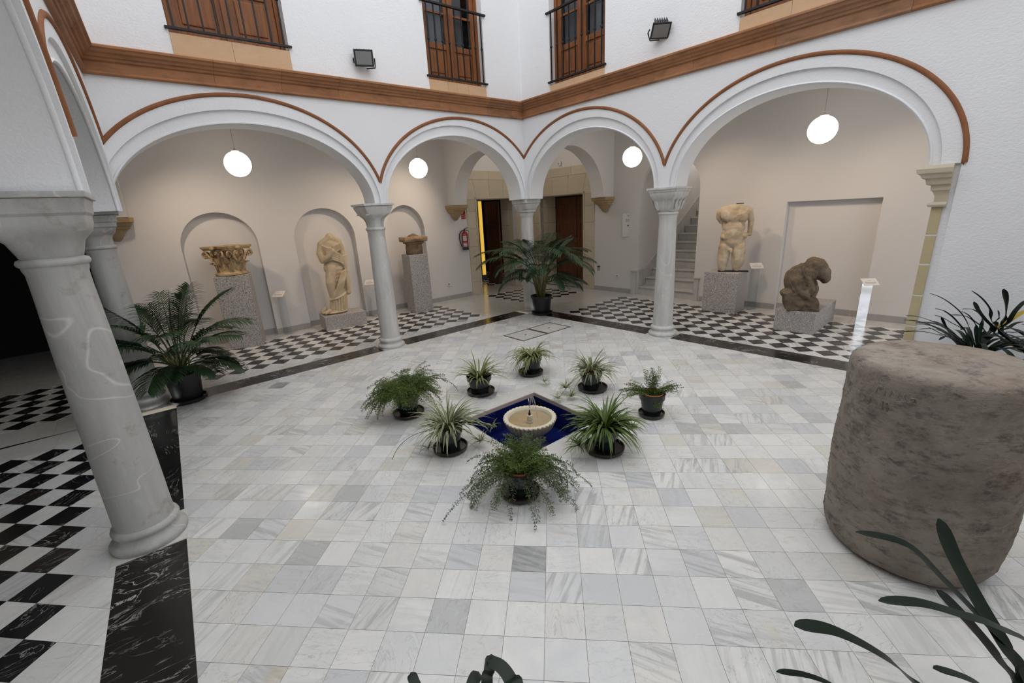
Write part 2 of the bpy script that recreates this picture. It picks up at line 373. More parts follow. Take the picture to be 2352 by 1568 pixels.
class MB:
    def __init__(s): s.v = []; s.f = []; s.uv = None
    def add(s, vs, fs, M=None):
        k = len(s.v)
        s.v += [tuple(M @ Vector(v)) if M else tuple(v) for v in vs]
        s.f += [tuple(i + k for i in f) for f in fs]; return s
    def box(s, c, d, rz=0.0, M=None):
        x, y, z = (q / 2 for q in d)
        vs = [(-x, -y, -z), (x, -y, -z), (x, y, -z), (-x, y, -z), (-x, -y, z), (x, -y, z), (x, y, z), (-x, y, z)]
        T = Matrix.Translation(c) @ Matrix.Rotation(rz, 4, 'Z')
        if M: T = M @ T
        return s.add(vs, [(3, 2, 1, 0), (4, 5, 6, 7), (0, 1, 5, 4), (1, 2, 6, 5), (2, 3, 7, 6), (3, 0, 4, 7)], T)
    def fbox(s, fr, u0, u1, n0, n1, z0, z1):
        """box in a wall frame"""
        vs = [fr.P(u, n, z) for z in (z0, z1) for (u, n) in ((u0, n0), (u1, n0), (u1, n1), (u0, n1))]
        return s.add(vs, [(3, 2, 1, 0), (4, 5, 6, 7), (0, 1, 5, 4), (1, 2, 6, 5), (2, 3, 7, 6), (3, 0, 4, 7)])
    def prism(s, poly, z0, z1, bottom=False):
        n = len(poly)
        vs = [(p[0], p[1], z0) for p in poly] + [(p[0], p[1], z1) for p in poly]
        fs = [tuple(range(n, 2 * n))] + [(i, (i + 1) % n, n + (i + 1) % n, n + i) for i in range(n)]
        if bottom: fs.append(tuple(range(n - 1, -1, -1)))
        return s.add(vs, fs)
    def rings(s, rings, close=True, cap0=True, cap1=True):
        k = len(s.v); n = len(rings[0])
        for r in rings: s.v += [tuple(q) for q in r]
        for i in range(len(rings) - 1):
            for j in range(n if close else n - 1):
                a = k + i * n + j; b = k + i * n + (j + 1) % n
                s.f.append((a, b, b + n, a + n))
        if cap0: s.f.append(tuple(k + j for j in range(n - 1, -1, -1)))
        if cap1: s.f.append(tuple(k + (len(rings) - 1) * n + j for j in range(n)))
        return s
    def lathe(s, prof, seg=24, c=(0, 0, 0), cap0=True, cap1=True):
        return s.rings([[(c[0] + r * math.cos(2 * PI * j / seg), c[1] + r * math.sin(2 * PI * j / seg), c[2] + z) for j in range(seg)] for r, z in prof], True, cap0, cap1)
    def tube(s, path, r, seg=6, caps=True):
        path = [Vector(p) for p in path]; rr = r if isinstance(r, (list, tuple)) else [r] * len(path)
        rings = []; ref = None
        for i, p in enumerate(path):
            d = (path[min(i + 1, len(path) - 1)] - path[max(i - 1, 0)])
            if d.length < 1e-9: d = Vector((0, 0, 1))
            d.normalize()
            if ref is None: ref = d.orthogonal()
            x = (ref - d * ref.dot(d)); x = x.normalized() if x.length > 1e-6 else d.orthogonal().normalized()
            ref = x; y = d.cross(x)
            rings.append([p + (x * math.cos(2 * PI * j / seg) + y * math.sin(2 * PI * j / seg)) * rr[i] for j in range(seg)])
        return s.rings(rings, True, caps, caps)
    def build(s, name, mat, parent=None, smooth=None, bevel=0.0, recalc=True, uv=None):
        me = bpy.data.meshes.new(name)
        me.from_pydata(s.v, [], s.f)
        if recalc or bevel:
            b = bmesh.new(); b.from_mesh(me)
            if recalc: bmesh.ops.recalc_face_normals(b, faces=b.faces)
            if bevel: bmesh.ops.bevel(b, geom=b.edges[:], offset=bevel, segments=2, profile=0.6, affect='EDGES', clamp_overlap=True)
            b.to_mesh(me); b.free()
        if uv:
            l = me.uv_layers.new(name='UVMap'); l.data.foreach_set('uv', uv)
        if smooth is not None:
            me.shade_smooth(); me.set_sharp_from_angle(angle=math.radians(smooth))
        me.materials.append(MT[mat])
        o = bpy.data.objects.new(name, me); link(o, parent); return o

def ell(c, a, b, z0, n=40, u_min=-1e9, u_max=1e9):
    """points along a half ellipse from right to left"""
    return [(max(u_min, min(u_max, c + a * math.cos(PI * i / n))), z0 + b * math.sin(PI * i / n)) for i in range(n + 1)]

def panel(mb, fr, outer, holes, n0, n1, back=True):
    """flat wall piece with holes: outline in (u, z), thickness n0..n1"""
    loops = [outer] + holes
    pts = [p for l in loops for p in l]
    tris = tessellate_polygon([[Vector((p[0], p[1], 0)) for p in l] for l in loops])
    N = len(pts)
    vs = [fr.P(u, n0, z) for u, z in pts] + [fr.P(u, n1, z) for u, z in pts]
    fs = [tuple(t) for t in tris]
    if back: fs += [tuple(N + i for i in reversed(t)) for t in tris]
    k = 0
    for l in loops:
        for i in range(len(l)):
            a = k + i; b = k + (i + 1) % len(l)
            fs.append((a, b, N + b, N + a))
        k += len(l)
    mb.add(vs, fs)

def rect(u0, z0, u1, z1): return [(u0, z0), (u1, z0), (u1, z1), (u0, z1)]

# ------------------------------------------------------------------ arcade walls
ZS = 2.22                         # top of the capitals
ZTOP = 7.6
TH = 0.38
ARC_L = [(1.42, 1.45, 1.00), (4.443, 1.368, 1.03)]
ARC_R = [(1.377, 1.286, 1.00), (4.30, 1.31, 0.965)]
ARC_W = [(1.36, 1.25, 0.98)]
ARC_W2 = [(4.13, 1.26, 0.98)]
LAB_L = [(1.40, 1.626, 1.31, 0.02, 2.98), (4.552, 1.616, 1.295, 2.98, LLEN)]
LAB_R = [(1.30, 1.571, 1.29, 0.0, 2.826), (4.318, 1.537, 1.24, 2.826, 5.856)]
LAB_W = [(1.27, 1.53, 1.28, 0.0, 2.75)]
LAB_W2 = [(4.18, 1.46, 1.28, 2.76, 5.64)]
def arch_outline(arcs, u0, u1, ztop, da=0.0, db=0.0, zb=ZS, pier_end=None):
    pts = [(u0, zb)]
    for c, a, b in arcs:
        pts += list(reversed(ell(c, a + da, b + db, zb, 44, u0 + 1e-3, u1 - 1e-3)))
    pts.append((u1, zb))
    if pier_end: pts = pts[:-1] + [(pier_end, zb), (pier_end, 0.0), (u1, 0.0)]
    pts += [(u1, ztop), (u0, ztop)]
    out = []
    for p in pts:
        if not out or (abs(p[0] - out[-1][0]) + abs(p[1] - out[-1][1])) > 1e-5: out.append(p)
    return out

WIN_L = [(0.83, 2.02, 4.10), (3.985, 5.085, 4.025)]
WIN_R = [(0.70, 1.79, 3.985), (3.70, 4.83, 4.03)]
WZ1 = 6.10
def arcade(name, fr, arcs, labs, u0, u1, e0, e1, wins, pier_end=None):
    mb = MB()
    # raised outer face, then the core with the intrados
    panel(mb, fr, arch_outline(arcs, u0, u1, 3.8, 0.085, 0.15, pier_end=pier_end and pier_end[1]), [], 0.0, 0.032, back=False)
    core = arch_outline(arcs, u0 + 0.001, u1 - 0.001, 3.8, pier_end=pier_end and pier_end[0])
    panel(mb, fr, core, [], 0.030, TH)
    up = rect(u0, 3.8, u1, ZTOP)
    holes = [rect(a, wz, b, WZ1) for a, b, wz in wins]
    panel(mb, fr, up, holes, 0.0, TH)
    o = mb.build(name, 'plaster', recalc=True)
    o['kind'] = 'structure'
    for c, a, b in arcs:
        t = MB()
        t.tube([fr.P(u, 0.034, z) for u, z in ell(c, a + 0.008, b + 0.008, ZS + 0.002, 44)], 0.016, 6)
        t.build('arch_bead', 'plaster', o, 60)
    for c, a, b, l0, l1 in labs:
        t = MB(); pr = []
        for u, z in ell(c, a, b, ZS, 90):
            if l0 - 1e-6 <= u <= l1 + 1e-6: pr.append((u, z))
        ca = max(-1, min(1, (l1 - c) / a)); z1 = ZS + b * math.sqrt(max(0, 1 - ca * ca)); pr.insert(0, (l1, z1))
        ca = max(-1, min(1, (l0 - c) / a)); z0 = ZS + b * math.sqrt(max(0, 1 - ca * ca)); pr.append((l0, z0))
        t.tube([fr.P(u, 0.002, z) for u, z in pr], 0.023, 8)
        t.build('arch_label_moulding', 'label_paint', o, 60)
    return o
wall_l = arcade('wall_back_left', FL, ARC_L, LAB_L, 0.0, LLEN, 0, 0, WIN_L)
wall_r = arcade('wall_back_right', FR, ARC_R, LAB_R, 0.0, 9.2, 0, 0, WIN_R, pier_end=(5.70, 5.84))
FW1 = Frame(WL + Vector((0.028, 0.032)), -47.3, flip=True, warp=FW.warp)       # this wall is not quite straight
FW2 = Frame(WL - FW.nn * 0.05, -46.65, flip=True)
wall_w = arcade('wall_left', FW1, ARC_W, LAB_W, 0.0, 2.76, 0, 0, [])
wall_w2 = arcade('wall_left', FW2, ARC_W2, LAB_W2, 2.75, 8.2, 0, 0, [], pier_end=(6.9, 6.9))
# the arcade walls run on to the rear gallery walls as cross arches
def cross(name, fr, u0, u1, c, a):
    mb = MB(); panel(mb, fr, arch_outline([(c, a, 1.02)], u0, u1, 3.8), [], 0.03, TH); o = mb.build(name, 'plaster_smooth'); o['kind'] = 'structure'
cross('wall_cross_back_right', FL, LLEN + 0.02, LLEN + OR + 0.15, LLEN + 1.41, 1.05)
cross('wall_cross_back_left', FR, -OL - 0.12, -0.02, -1.36, 1.0)
cross('wall_cross_left', FL, -OW - 0.1, -0.02, -1.38, 1.0)
cross('wall_cross_left_back', FW, -OL - 0.1, -0.02, -1.36, 1.0)
# plain wall closing the court behind the camera
FE0 = xy(FW, 8.15, 0); FE1 = xy(FR, 9.1, 0)
mb = MB(); d = (FE1 - FE0).normalized(); nb = Vector((d.y, -d.x)) * 0.3
q = [FE0 - d * 0.3, FE1 + d * 0.3, FE1 + d * 0.3 + nb, FE0 - d * 0.3 + nb]
mb.prism(q, 0.0, ZTOP, True); o = mb.build('wall_front', 'plaster'); o['kind'] = 'structure'

# ------------------------------------------------------------------ gallery rear walls, with niches and doorways
BC = isect(xy(FL, 0, OL), FL.t, xy(FR, 0, OR), FR.t)        # far corner behind the pillar
uLc = FL.inv(BC.x, BC.y)[0]; uRc = FR.inv(BC.x, BC.y)[0]
WC = isect(xy(FL, 0, OL), FL.t, xy(FW, 0, OW), FW.t)
uWc = FL.inv(WC.x, WC.y)[0]; uWw = FW.inv(WC.x, WC.y)[0]
def niche_outline(u0, u1, zs, zt, z0=0.0):
    c = (u0 + u1) / 2; a = (u1 - u0) / 2
    return [(u0, z0), (u1, z0)] + ell(c, a, zt - zs, zs, 24)
NICHES = [(0.66, 1.79, 1.70, 2.255), (2.40, 3.57, 1.70, 2.265), (4.27, 5.21, 1.72, 2.27)]
PL0, PL1 = 6.74, 8.05             # left doorway
PR0, PR1 = -2.33, -0.86           # right doorway
DWZ = 2.345
def rear(name, fr, u0, u1, off, openings, mat, thick=0.14):
    """outline with bottom-open notches"""
    pts = [(u0, 0.0)]
    for op in sorted(openings, key=lambda o: o[0]):
        if len(op) == 3: a, b, z = op; pts += [(a, 0.0), (a, z), (b, z), (b, 0.0)]
        else:
            a, b, zs, zt = op; pts += [(a, 0.0)] + list(reversed(ell((a + b) / 2, (b - a) / 2, zt - zs, zs, 24))) + [(b, 0.0)]
    pts += [(u1, 0.0), (u1, 3.8), (u0, 3.8)]
    mb = MB(); panel(mb, fr, pts, [], off, off + thick)
    return mb
ST0, ST1 = 0.72, 2.06             # stair opening
mb = rear('', FL, uWc - 0.2, uLc + 0.2, OL, [(-2.25, -0.47, 2.42)] + NICHES + [(PL0, PL1, DWZ)], 'plaster_smooth')
for a, b, zs, zt in NICHES: mb.fbox(FL, a - 0.05, b + 0.05, OL + 0.14, OL + 0.30, 0, zt + 0.05)
o = mb.build('wall_gallery_left', 'plaster_smooth'); o['kind'] = 'structure'
mb = rear('', FR, uRc - 0.2, 9.3, OR, [(PR0, PR1, DWZ), (ST0, ST1, 2.26, 2.95), (3.62, 4.92, 1.92)], 'plaster_smooth', 0.12)
mb.fbox(FR, 3.55, 5.0, OR + 0.12, OR + 0.3, 0, 2.0)
o = mb.build('wall_gallery_right', 'plaster_smooth'); o['kind'] = 'structure'
mb = rear('', FW, uWw - 0.2, 8.4, OW, [(-2.0, 0.1, 3.0), (0.5, 7.5, 3.3)], 'unlit_black')
o = mb.build('wall_gallery_far_left', 'unlit_black'); o['kind'] = 'structure'  # the gallery's darkness is put into this wall's colour
# rooms behind the doorways, their darkness put into near-black walls
def room(name, fr, u0, u1, n0, n1, zt=3.6, mat='unlit_black'):
    mb = MB()
    vs = [fr.P(u, n, z) for z in (-0.02, zt) for (u, n) in ((u0, n0), (u1, n0), (u1, n1), (u0, n1))]
    mb.add(vs, [(0, 1, 2, 3), (4, 5, 6, 7), (1, 2, 6, 5), (2, 3, 7, 6), (3, 0, 4, 7)])
    o = mb.build(name, mat, recalc=False); o['kind'] = 'structure'; return o
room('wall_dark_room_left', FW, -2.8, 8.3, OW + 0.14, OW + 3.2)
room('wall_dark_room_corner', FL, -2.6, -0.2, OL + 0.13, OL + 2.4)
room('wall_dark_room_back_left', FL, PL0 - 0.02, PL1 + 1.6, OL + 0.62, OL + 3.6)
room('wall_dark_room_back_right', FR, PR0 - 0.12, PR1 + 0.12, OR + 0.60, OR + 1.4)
# floors of the dark rooms are laid below with the gallery floors

# ------------------------------------------------------------------ ceilings and beams over the galleries
def quad_slab(name, pts, z0, z1, mat):
    mb = MB(); mb.prism(pts, z0, z1, True); o = mb.build(name, mat); o['kind'] = 'structure'; return o
ce_l = quad_slab('ceiling', [xy(FL, uWc - 0.3, 0.02), xy(FL, uLc + 0.3, 0.02), xy(FL, uLc + 0.3, OL + 0.3), xy(FL, uWc - 0.3, OL + 0.3)], 3.80, 3.95, 'plaster_smooth')
ce_r = quad_slab('ceiling', [xy(FR, -0.0, 0.02), xy(FR, 9.4, 0.02), xy(FR, 9.4, OR + 0.3), xy(FR, -0.0, OR + 0.3)], 3.80, 3.95, 'plaster_smooth')
ce_w = quad_slab('ceiling', [xy(FW, -0.0, 0.02), xy(FW, 8.4, 0.02), xy(FW, 8.4, OW + 0.3), xy(FW, -0.0, OW + 0.3)], 3.80, 3.95, 'plaster_smooth')
for fr, off, par, us in ((FL, OL, ce_l, [0.4 + 0.5 * i for i in range(11)]), (FR, OR, ce_r, [0.23 + 0.5 * i for i in range(15)])):
    for u in us:
        mb = MB(); mb.fbox(fr, u - 0.06, u + 0.06, TH, off + 0.02, 3.66, 3.80); mb.build('ceiling_beam', 'beam_wood', par)

# ------------------------------------------------------------------ cornice blocks
PROF = [(0.01, 3.555), (-0.030, 3.555), (-0.042, 3.568), (-0.040, 3.592), (-0.018, 3.604), (-0.018, 3.70), (-0.040, 3.712), (-0.048, 3.738),
        (-0.066, 3.746), (-0.078, 3.772), (-0.105, 3.786), (-0.118, 3.812), (-0.138, 3.824), (-0.140, 3.846), (-0.130, 3.856), (0.01, 3.862)]
PROF = [(n, 3.555 + (z - 3.555) * 0.86) for n, z in PROF]
rng = random.Random(5)
def cornice(name, fr, u0, u1, dz):
    root = struct_root(name); u = u0
    while u < u1 - 1e-3:
        w = rng.choice([0.42, 0.55, 0.7, 0.95, 1.15]); v = min(u1, u + w)
        if u1 - v < 0.25: v = u1
        mb = MB(); mb.rings([[fr.P(x, n, z + dz) for n, z in PROF] for x in (u + 0.0012, v - 0.0012)], True, True, True)
        mb.build('cornice_block', 'cornice_stone', root); u = v
    return root
cornice('trim_1', FL, -0.0, LLEN, 0.035)
cornice('trim_2', FR, -0.0, 9.1, 0.045)
cornice('trim_3', FW1, -0.0, 2.9, 0.035)
cornice('trim_4', FW2, 2.75, 8.1, 0.035)

# ------------------------------------------------------------------ skirting
def skirt(name, fr, off, spans, step):
    root = struct_root(name)
    for a, b, n in spans:
        u = a
        while u < b - 1e-3:
            v = min(b, u + step)
            mb = MB(); mb.fbox(fr, u + 0.001, v - 0.001, n - 0.016, n + 0.002, 0.0, 0.105); mb.build('skirting_slab', 'marble_skirting', root); u = v
skirt('baseboard_left', FL, OL, [(-0.28, 0.66, OL), (0.66, 1.79, OL + 0.14), (1.79, 2.40, OL), (2.40, 3.57, OL + 0.14), (3.57, 4.27, OL), (4.27, 5.21, OL + 0.14), (5.21, 6.40, OL)], 0.55)
skirt('baseboard_right', FR, OR, [(-0.5, 0.58, OR), (2.20, 3.62, OR), (3.62, 4.92, OR + 0.12), (4.92, 9.0, OR)], 0.55)

# ------------------------------------------------------------------ floors
def clip(poly, hp):
    """keep the side where dot(n, p) <= d"""
    n, d = hp; out = []
    for i in range(len(poly)):
        a = poly[i]; b = poly[(i + 1) % len(poly)]
        da = n.dot(a) - d; db = n.dot(b) - d
        if da <= 0: out.append(a)
        if (da < 0 < db) or (db < 0 < da): out.append(a + (b - a) * (da / (da - db)))
    return out
def area(p): return 0.5 * abs(sum(p[i].x * p[(i + 1) % len(p)].y - p[(i + 1) % len(p)].x * p[i].y for i in range(len(p)))) if len(p) > 2 else 0
def hps(poly):
    c = sum(poly, Vector((0, 0))) / len(poly); r = []
    for i in range(len(poly)):
        a = poly[i]; b = poly[(i + 1) % len(poly)]; n = Vector((b.y - a.y, a.x - b.x)).normalized()
        if n.dot(c) > n.dot(a): n = -n
        r.append((n, n.dot(a)))
    return r
def inside(poly, H):
    for h in H:
        poly = clip(poly, h)
        if len(poly) < 3: return []
    return poly
def minus(poly, H):
    out = []; rest = poly
    for n, d in H:
        piece = clip(rest, (-n, -d))
        if len(piece) > 2 and area(piece) > 4e-5: out.append(piece)
        rest = clip(rest, (n, d))
        if len(rest) < 3: break
    return out
def in_view(p, margin=0.12):
    q = Vector((p.x, p.y, 0)) - CAM; z = q.dot(_fw)
    if z < 0.15: return False
    return abs(q.dot(_r2) / z * F_PX / 1176) < 1 + margin and abs(q.dot(_u2) / z * F_PX / 784) < 1 + margin
def dist(p): return (Vector((p.x, p.y, 0)) - CAM).length
def ccw(p):
    s = sum(p[i].x * p[(i + 1) % len(p)].y - p[(i + 1) % len(p)].x * p[i].y for i in range(len(p)))
    return p if s > 0 else p[::-1]
FULL = {}
def lay(root, name, mat, pieces, cap=280, stuffname=None):
    """pieces: (polygon, key) - nearest ones become objects, the rest one joined part"""
    pieces = [(ccw(p), k) for p, k in pieces if area(p) > 6e-5]
    pieces.sort(key=lambda q: (not in_view(q[0][0]), dist(sum(q[0], Vector((0, 0))) / len(q[0]))))
    one, rest = pieces[:cap], pieces[cap:]
    for p, k in one:
        c = sum(p, Vector((0, 0))) / len(p)
        if k is not None and k in FULL: o = bpy.data.objects.new(name, FULL[k]); link(o, root)
        else:
            mb = MB(); mb.prism([q - c for q in p], -0.02, 0.0); o = mb.build(name, mat, root, recalc=False)
            if k is not None: FULL[k] = o.data
        o.location = (c.x, c.y, 0.0)
    if rest:
        mb = MB()
        for p, k in rest: mb.prism(p, -0.02, 0.0)
        o = mb.build(stuffname or name + '_field', mat, root, recalc=False); o['kind'] = 'stuff'

COURT = [CB, WL, FE0, FE1]
FOUNT = [Vector(q) for q in ((1.230, 2.779), (0.530, 2.098), (1.200, 1.408), (1.873, 2.072))]     # inner edge of the pool
fc = sum(FOUNT, Vector((0, 0))) / 4
FOUT = [fc + (q - fc) * 1.42 for q in FOUNT]                                                     # outer edge of its marble kerb
HATCH = [Vector(q) for q in ((0.609, 5.169), (1.385, 6.0), (1.775, 5.635), (0.975, 4.82))]
def slab(name, poly, z0, z1, mat):
    mb = MB(); mb.prism(ccw([Vector(p) for p in poly]), z0, z1, True); o = mb.build(name, mat); o['kind'] = 'structure'; return o
# grout bed under the court, left open where the pool is sunk
floor = struct_root('floor')
bed = MB()
for p in minus(COURT, hps([fc + (q - fc) * 1.03 for q in FOUNT])): bed.prism(ccw(p), -0.06, -0.0025, True)
bed.build('mortar_bed', 'grout', floor)
HC = hps(COURT); HF = hps(FOUT); HH = hps(HATCH)
T = 0.2; g = 0.0011; tiles = []
for i in range(-19, 40):
    for j in range(-18, 36):
        c = Vector(((i + 0.5) * T, (j + 0.5) * T)); h = T / 2 - g
        sq = [c + Vector((x * h, y * h)) for x, y in ((-1, -1), (1, -1), (1, 1), (-1, 1))]
        a0 = area(sq); p = inside(sq, [(n, d - 0.001) for n, d in HC])
        if len(p) < 3 or not any(in_view(q, 0.25) for q in p): continue
        ps = [p]
        for H in (HF, HH):
            nxt = []
            for q in ps:
                if len(inside(q, H)) < 3: nxt.append(q)
                else: nxt += minus(q, [(n, d + 0.002) for n, d in H])
            ps = nxt
        for q in ps: tiles.append((q, 'court' if abs(area(q) - a0) < 1e-7 else None))
lay(floor, 'marble_tile', 'marble_tiles', tiles, 295)
# kerb slabs round the pool
for i in range(4):
    a, b = FOUT[i], FOUT[(i + 1) % 4]; c, d = FOUNT[(i + 1) % 4], FOUNT[i]
    mb = MB(); mb.prism(ccw([a, b, c, d]), -0.02, 0.001, True); mb.build('pool_kerb', 'marble_white', floor, bevel=0.002)
# black marble strips between court and galleries, cut round the column bases
def strips(fr, u0, u1, gaps, step, flip=False):
    u = u0
    ends = []
    cur = u0
    for a, b in gaps + [(u1, u1)]:
        v = cur
        while v < a - 1e-3:
            w = min(a, v + step)
            if a - w < 0.3: w = a
            ends.append((v, w)); v = w
        cur = b
    for a, b in ends:
        q = [xy(fr, a + 0.001, 0.001), xy(fr, b - 0.001, 0.001), xy(fr, b - 0.001, 0.361), xy(fr, a + 0.001, 0.361)]
        mb = MB(); mb.prism(ccw(q), -0.02, 0.0005); mb.build('black_strip', 'black_marble', floor, recalc=False)
    bedm = MB(); bedm.prism(ccw([xy(fr, u0, 0.0), xy(fr, u1, 0.0), xy(fr, u1, 0.362), xy(fr, u0, 0.362)]), -0.06, -0.003, True); bedm.build('strip_bed', 'grout', floor)
strips(FL, 0.22, LLEN - 0.10, [(2.67, 3.09)], 0.95)
strips(FR, 0.16, 9.0, [(2.63, 3.055)], 0.95)
strips(FW, 0.12, 8.1, [(2.56, 2.93)], 1.3)

# gallery floors: diagonal chequer panels in a white marble border
D = 0.2835
def gallery(name, fr, ua, ub, na, nb, u_tip, area_poly, caps, front=None):
    root = struct_root(name)
    nf = front if front else na
    H = hps([xy(fr, ua, nf), xy(fr, ub, nf), xy(fr, ub, nb), xy(fr, ua, nb)])
    mb = MB(); mb.prism(ccw(area_poly), -0.06, -0.003, True); mb.build('mortar_bed', 'grout', root)
    blk, wht = [], []
    k0 = int((ua - u_tip) / D) - 2; k1 = int((ub - u_tip) / D) + 2; r1 = int((nb - na) / D) + 2
    hd = D / 2 - 0.0012
    for k in range(k0, k1 + 1):
        for r in range(-2 if front else -1, r1 + 1):
            for colr, (du, dn) in ((0, (0, 0.5)), (1, (0.5, 1.0))):
                cu, cn = u_tip + (k + du) * D, na + (r + dn) * D
                full = [xy(fr, cu - hd, cn), xy(fr, cu, cn - hd), xy(fr, cu + hd, cn), xy(fr, cu, cn + hd)]
                if colr == 0:
                    if cu - D / 2 < ua - 1e-4 or cu + D / 2 > ub + 1e-4 or cn + D / 2 > nb + 1e-4: continue
                    if r < 0:
                        p = inside(full, H); colr = 1
                    else: p = full
                else: p = inside(full, H)
                if len(p) < 3 or not any(in_view(q, 0.3) for q in p): continue
                key = (root.name, colr) if abs(area(p) - area(full)) < 1e-7 else None
                (blk if colr == 0 else wht).append((p, key))
    lay(root, 'black_tile', 'black_tiles', blk); lay(root, 'white_tile', 'marble_tiles', wht)
    # border slabs fill what is left of the gallery floor
    rest = [q for q in minus(area_poly, H)]
    fp = []
    for p in rest:
        us = [fr.inv(q.x, q.y) for q in p]; lo = min(q[0] for q in us); hi = max(q[0] for q in us); ln = min(q[1] for q in us); hn = max(q[1] for q in us)
        s0 = lo
        while s0 < hi - 1e-3:
            t0 = ln
            while t0 < hn - 1e-3:
                cell = [xy(fr, s0 + 0.001, t0 + 0.001), xy(fr, min(hi, s0 + 0.8) - 0.001, t0 + 0.001), xy(fr, min(hi, s0 + 0.8) - 0.001, min(hn, t0 + 0.62) - 0.001), xy(fr, s0 + 0.001, min(hn, t0 + 0.62) - 0.001)]
                cc = inside(cell, hps(p))
                if len(cc) > 2 and any(in_view(q, 0.4) for q in cc): fp.append((cc, None))
                t0 += 0.62
            s0 += 0.8
    lay(root, 'border_slab', 'marble_white', fp, 120)
    return root
NB_L, NB_R, NB_W = 0.36, 0.36, 0.36
def quad(fr, a, b, c, d): return [xy(fr, a, c), xy(fr, b, c), xy(fr, b, d), xy(fr, a, d)]
u0 = 0.22 ; kL = 17
gallery('floor', FL, 0.506 - D / 2 - 0.0, 0.506 - D / 2 + kL * D, 0.63, 0.63 + 6 * D, 0.506, quad(FL, 0.02, LLEN - 0.02, 0.362, OL + 0.3), None, 0.363)
gallery('floor', FR, 3.533 - D / 2 - 10 * D, 3.533 - D / 2 + 18 * D, 0.44, 0.44 + 7 * D, 3.533, quad(FR, 0.02, 9.0, 0.362, OR + 0.3), None, 0.363)
gallery('floor', FW, 3.429 - D / 2 - 10 * D, 3.429 - D / 2 + 14 * D, 0.562, 0.562 + 6 * D, 3.429, quad(FW, 0.02, 8.0, 0.362, OW + 3.2), None, 0.363)
# corner bays behind the two corner columns
bu = LLEN + 0.62
gallery('floor', FL, bu, bu + 6 * D, 0.60, 0.60 + 6 * D, bu + D / 2, quad(FL, LLEN - 0.02, uLc + 0.1, 0.02, OL + 0.6), None)
gallery('floor', FL, 6.75, 6.75 + 9 * D, OL + 0.75, OL + 0.75 + 8 * D, 6.75 + D / 2, quad(FL, 6.6, 9.7, OL + 0.6, OL + 3.6), None)
quad_slab('floor', quad(FR, PR0 - 0.1, PR1 + 0.1, OR, OR + 1.4), -0.06, 0.0, 'marble_white')
gallery('floor', FL, -2.35, -2.35 + 6 * D, 0.55, 0.55 + 6 * D, -2.35 + D / 2, [xy(FL, 0.02, 0.02), xy(FL, uWc - 0.1, 0.02), xy(FL, uWc - 0.1, OL + 2.4), xy(FL, 0.02, OL + 2.4)], None)

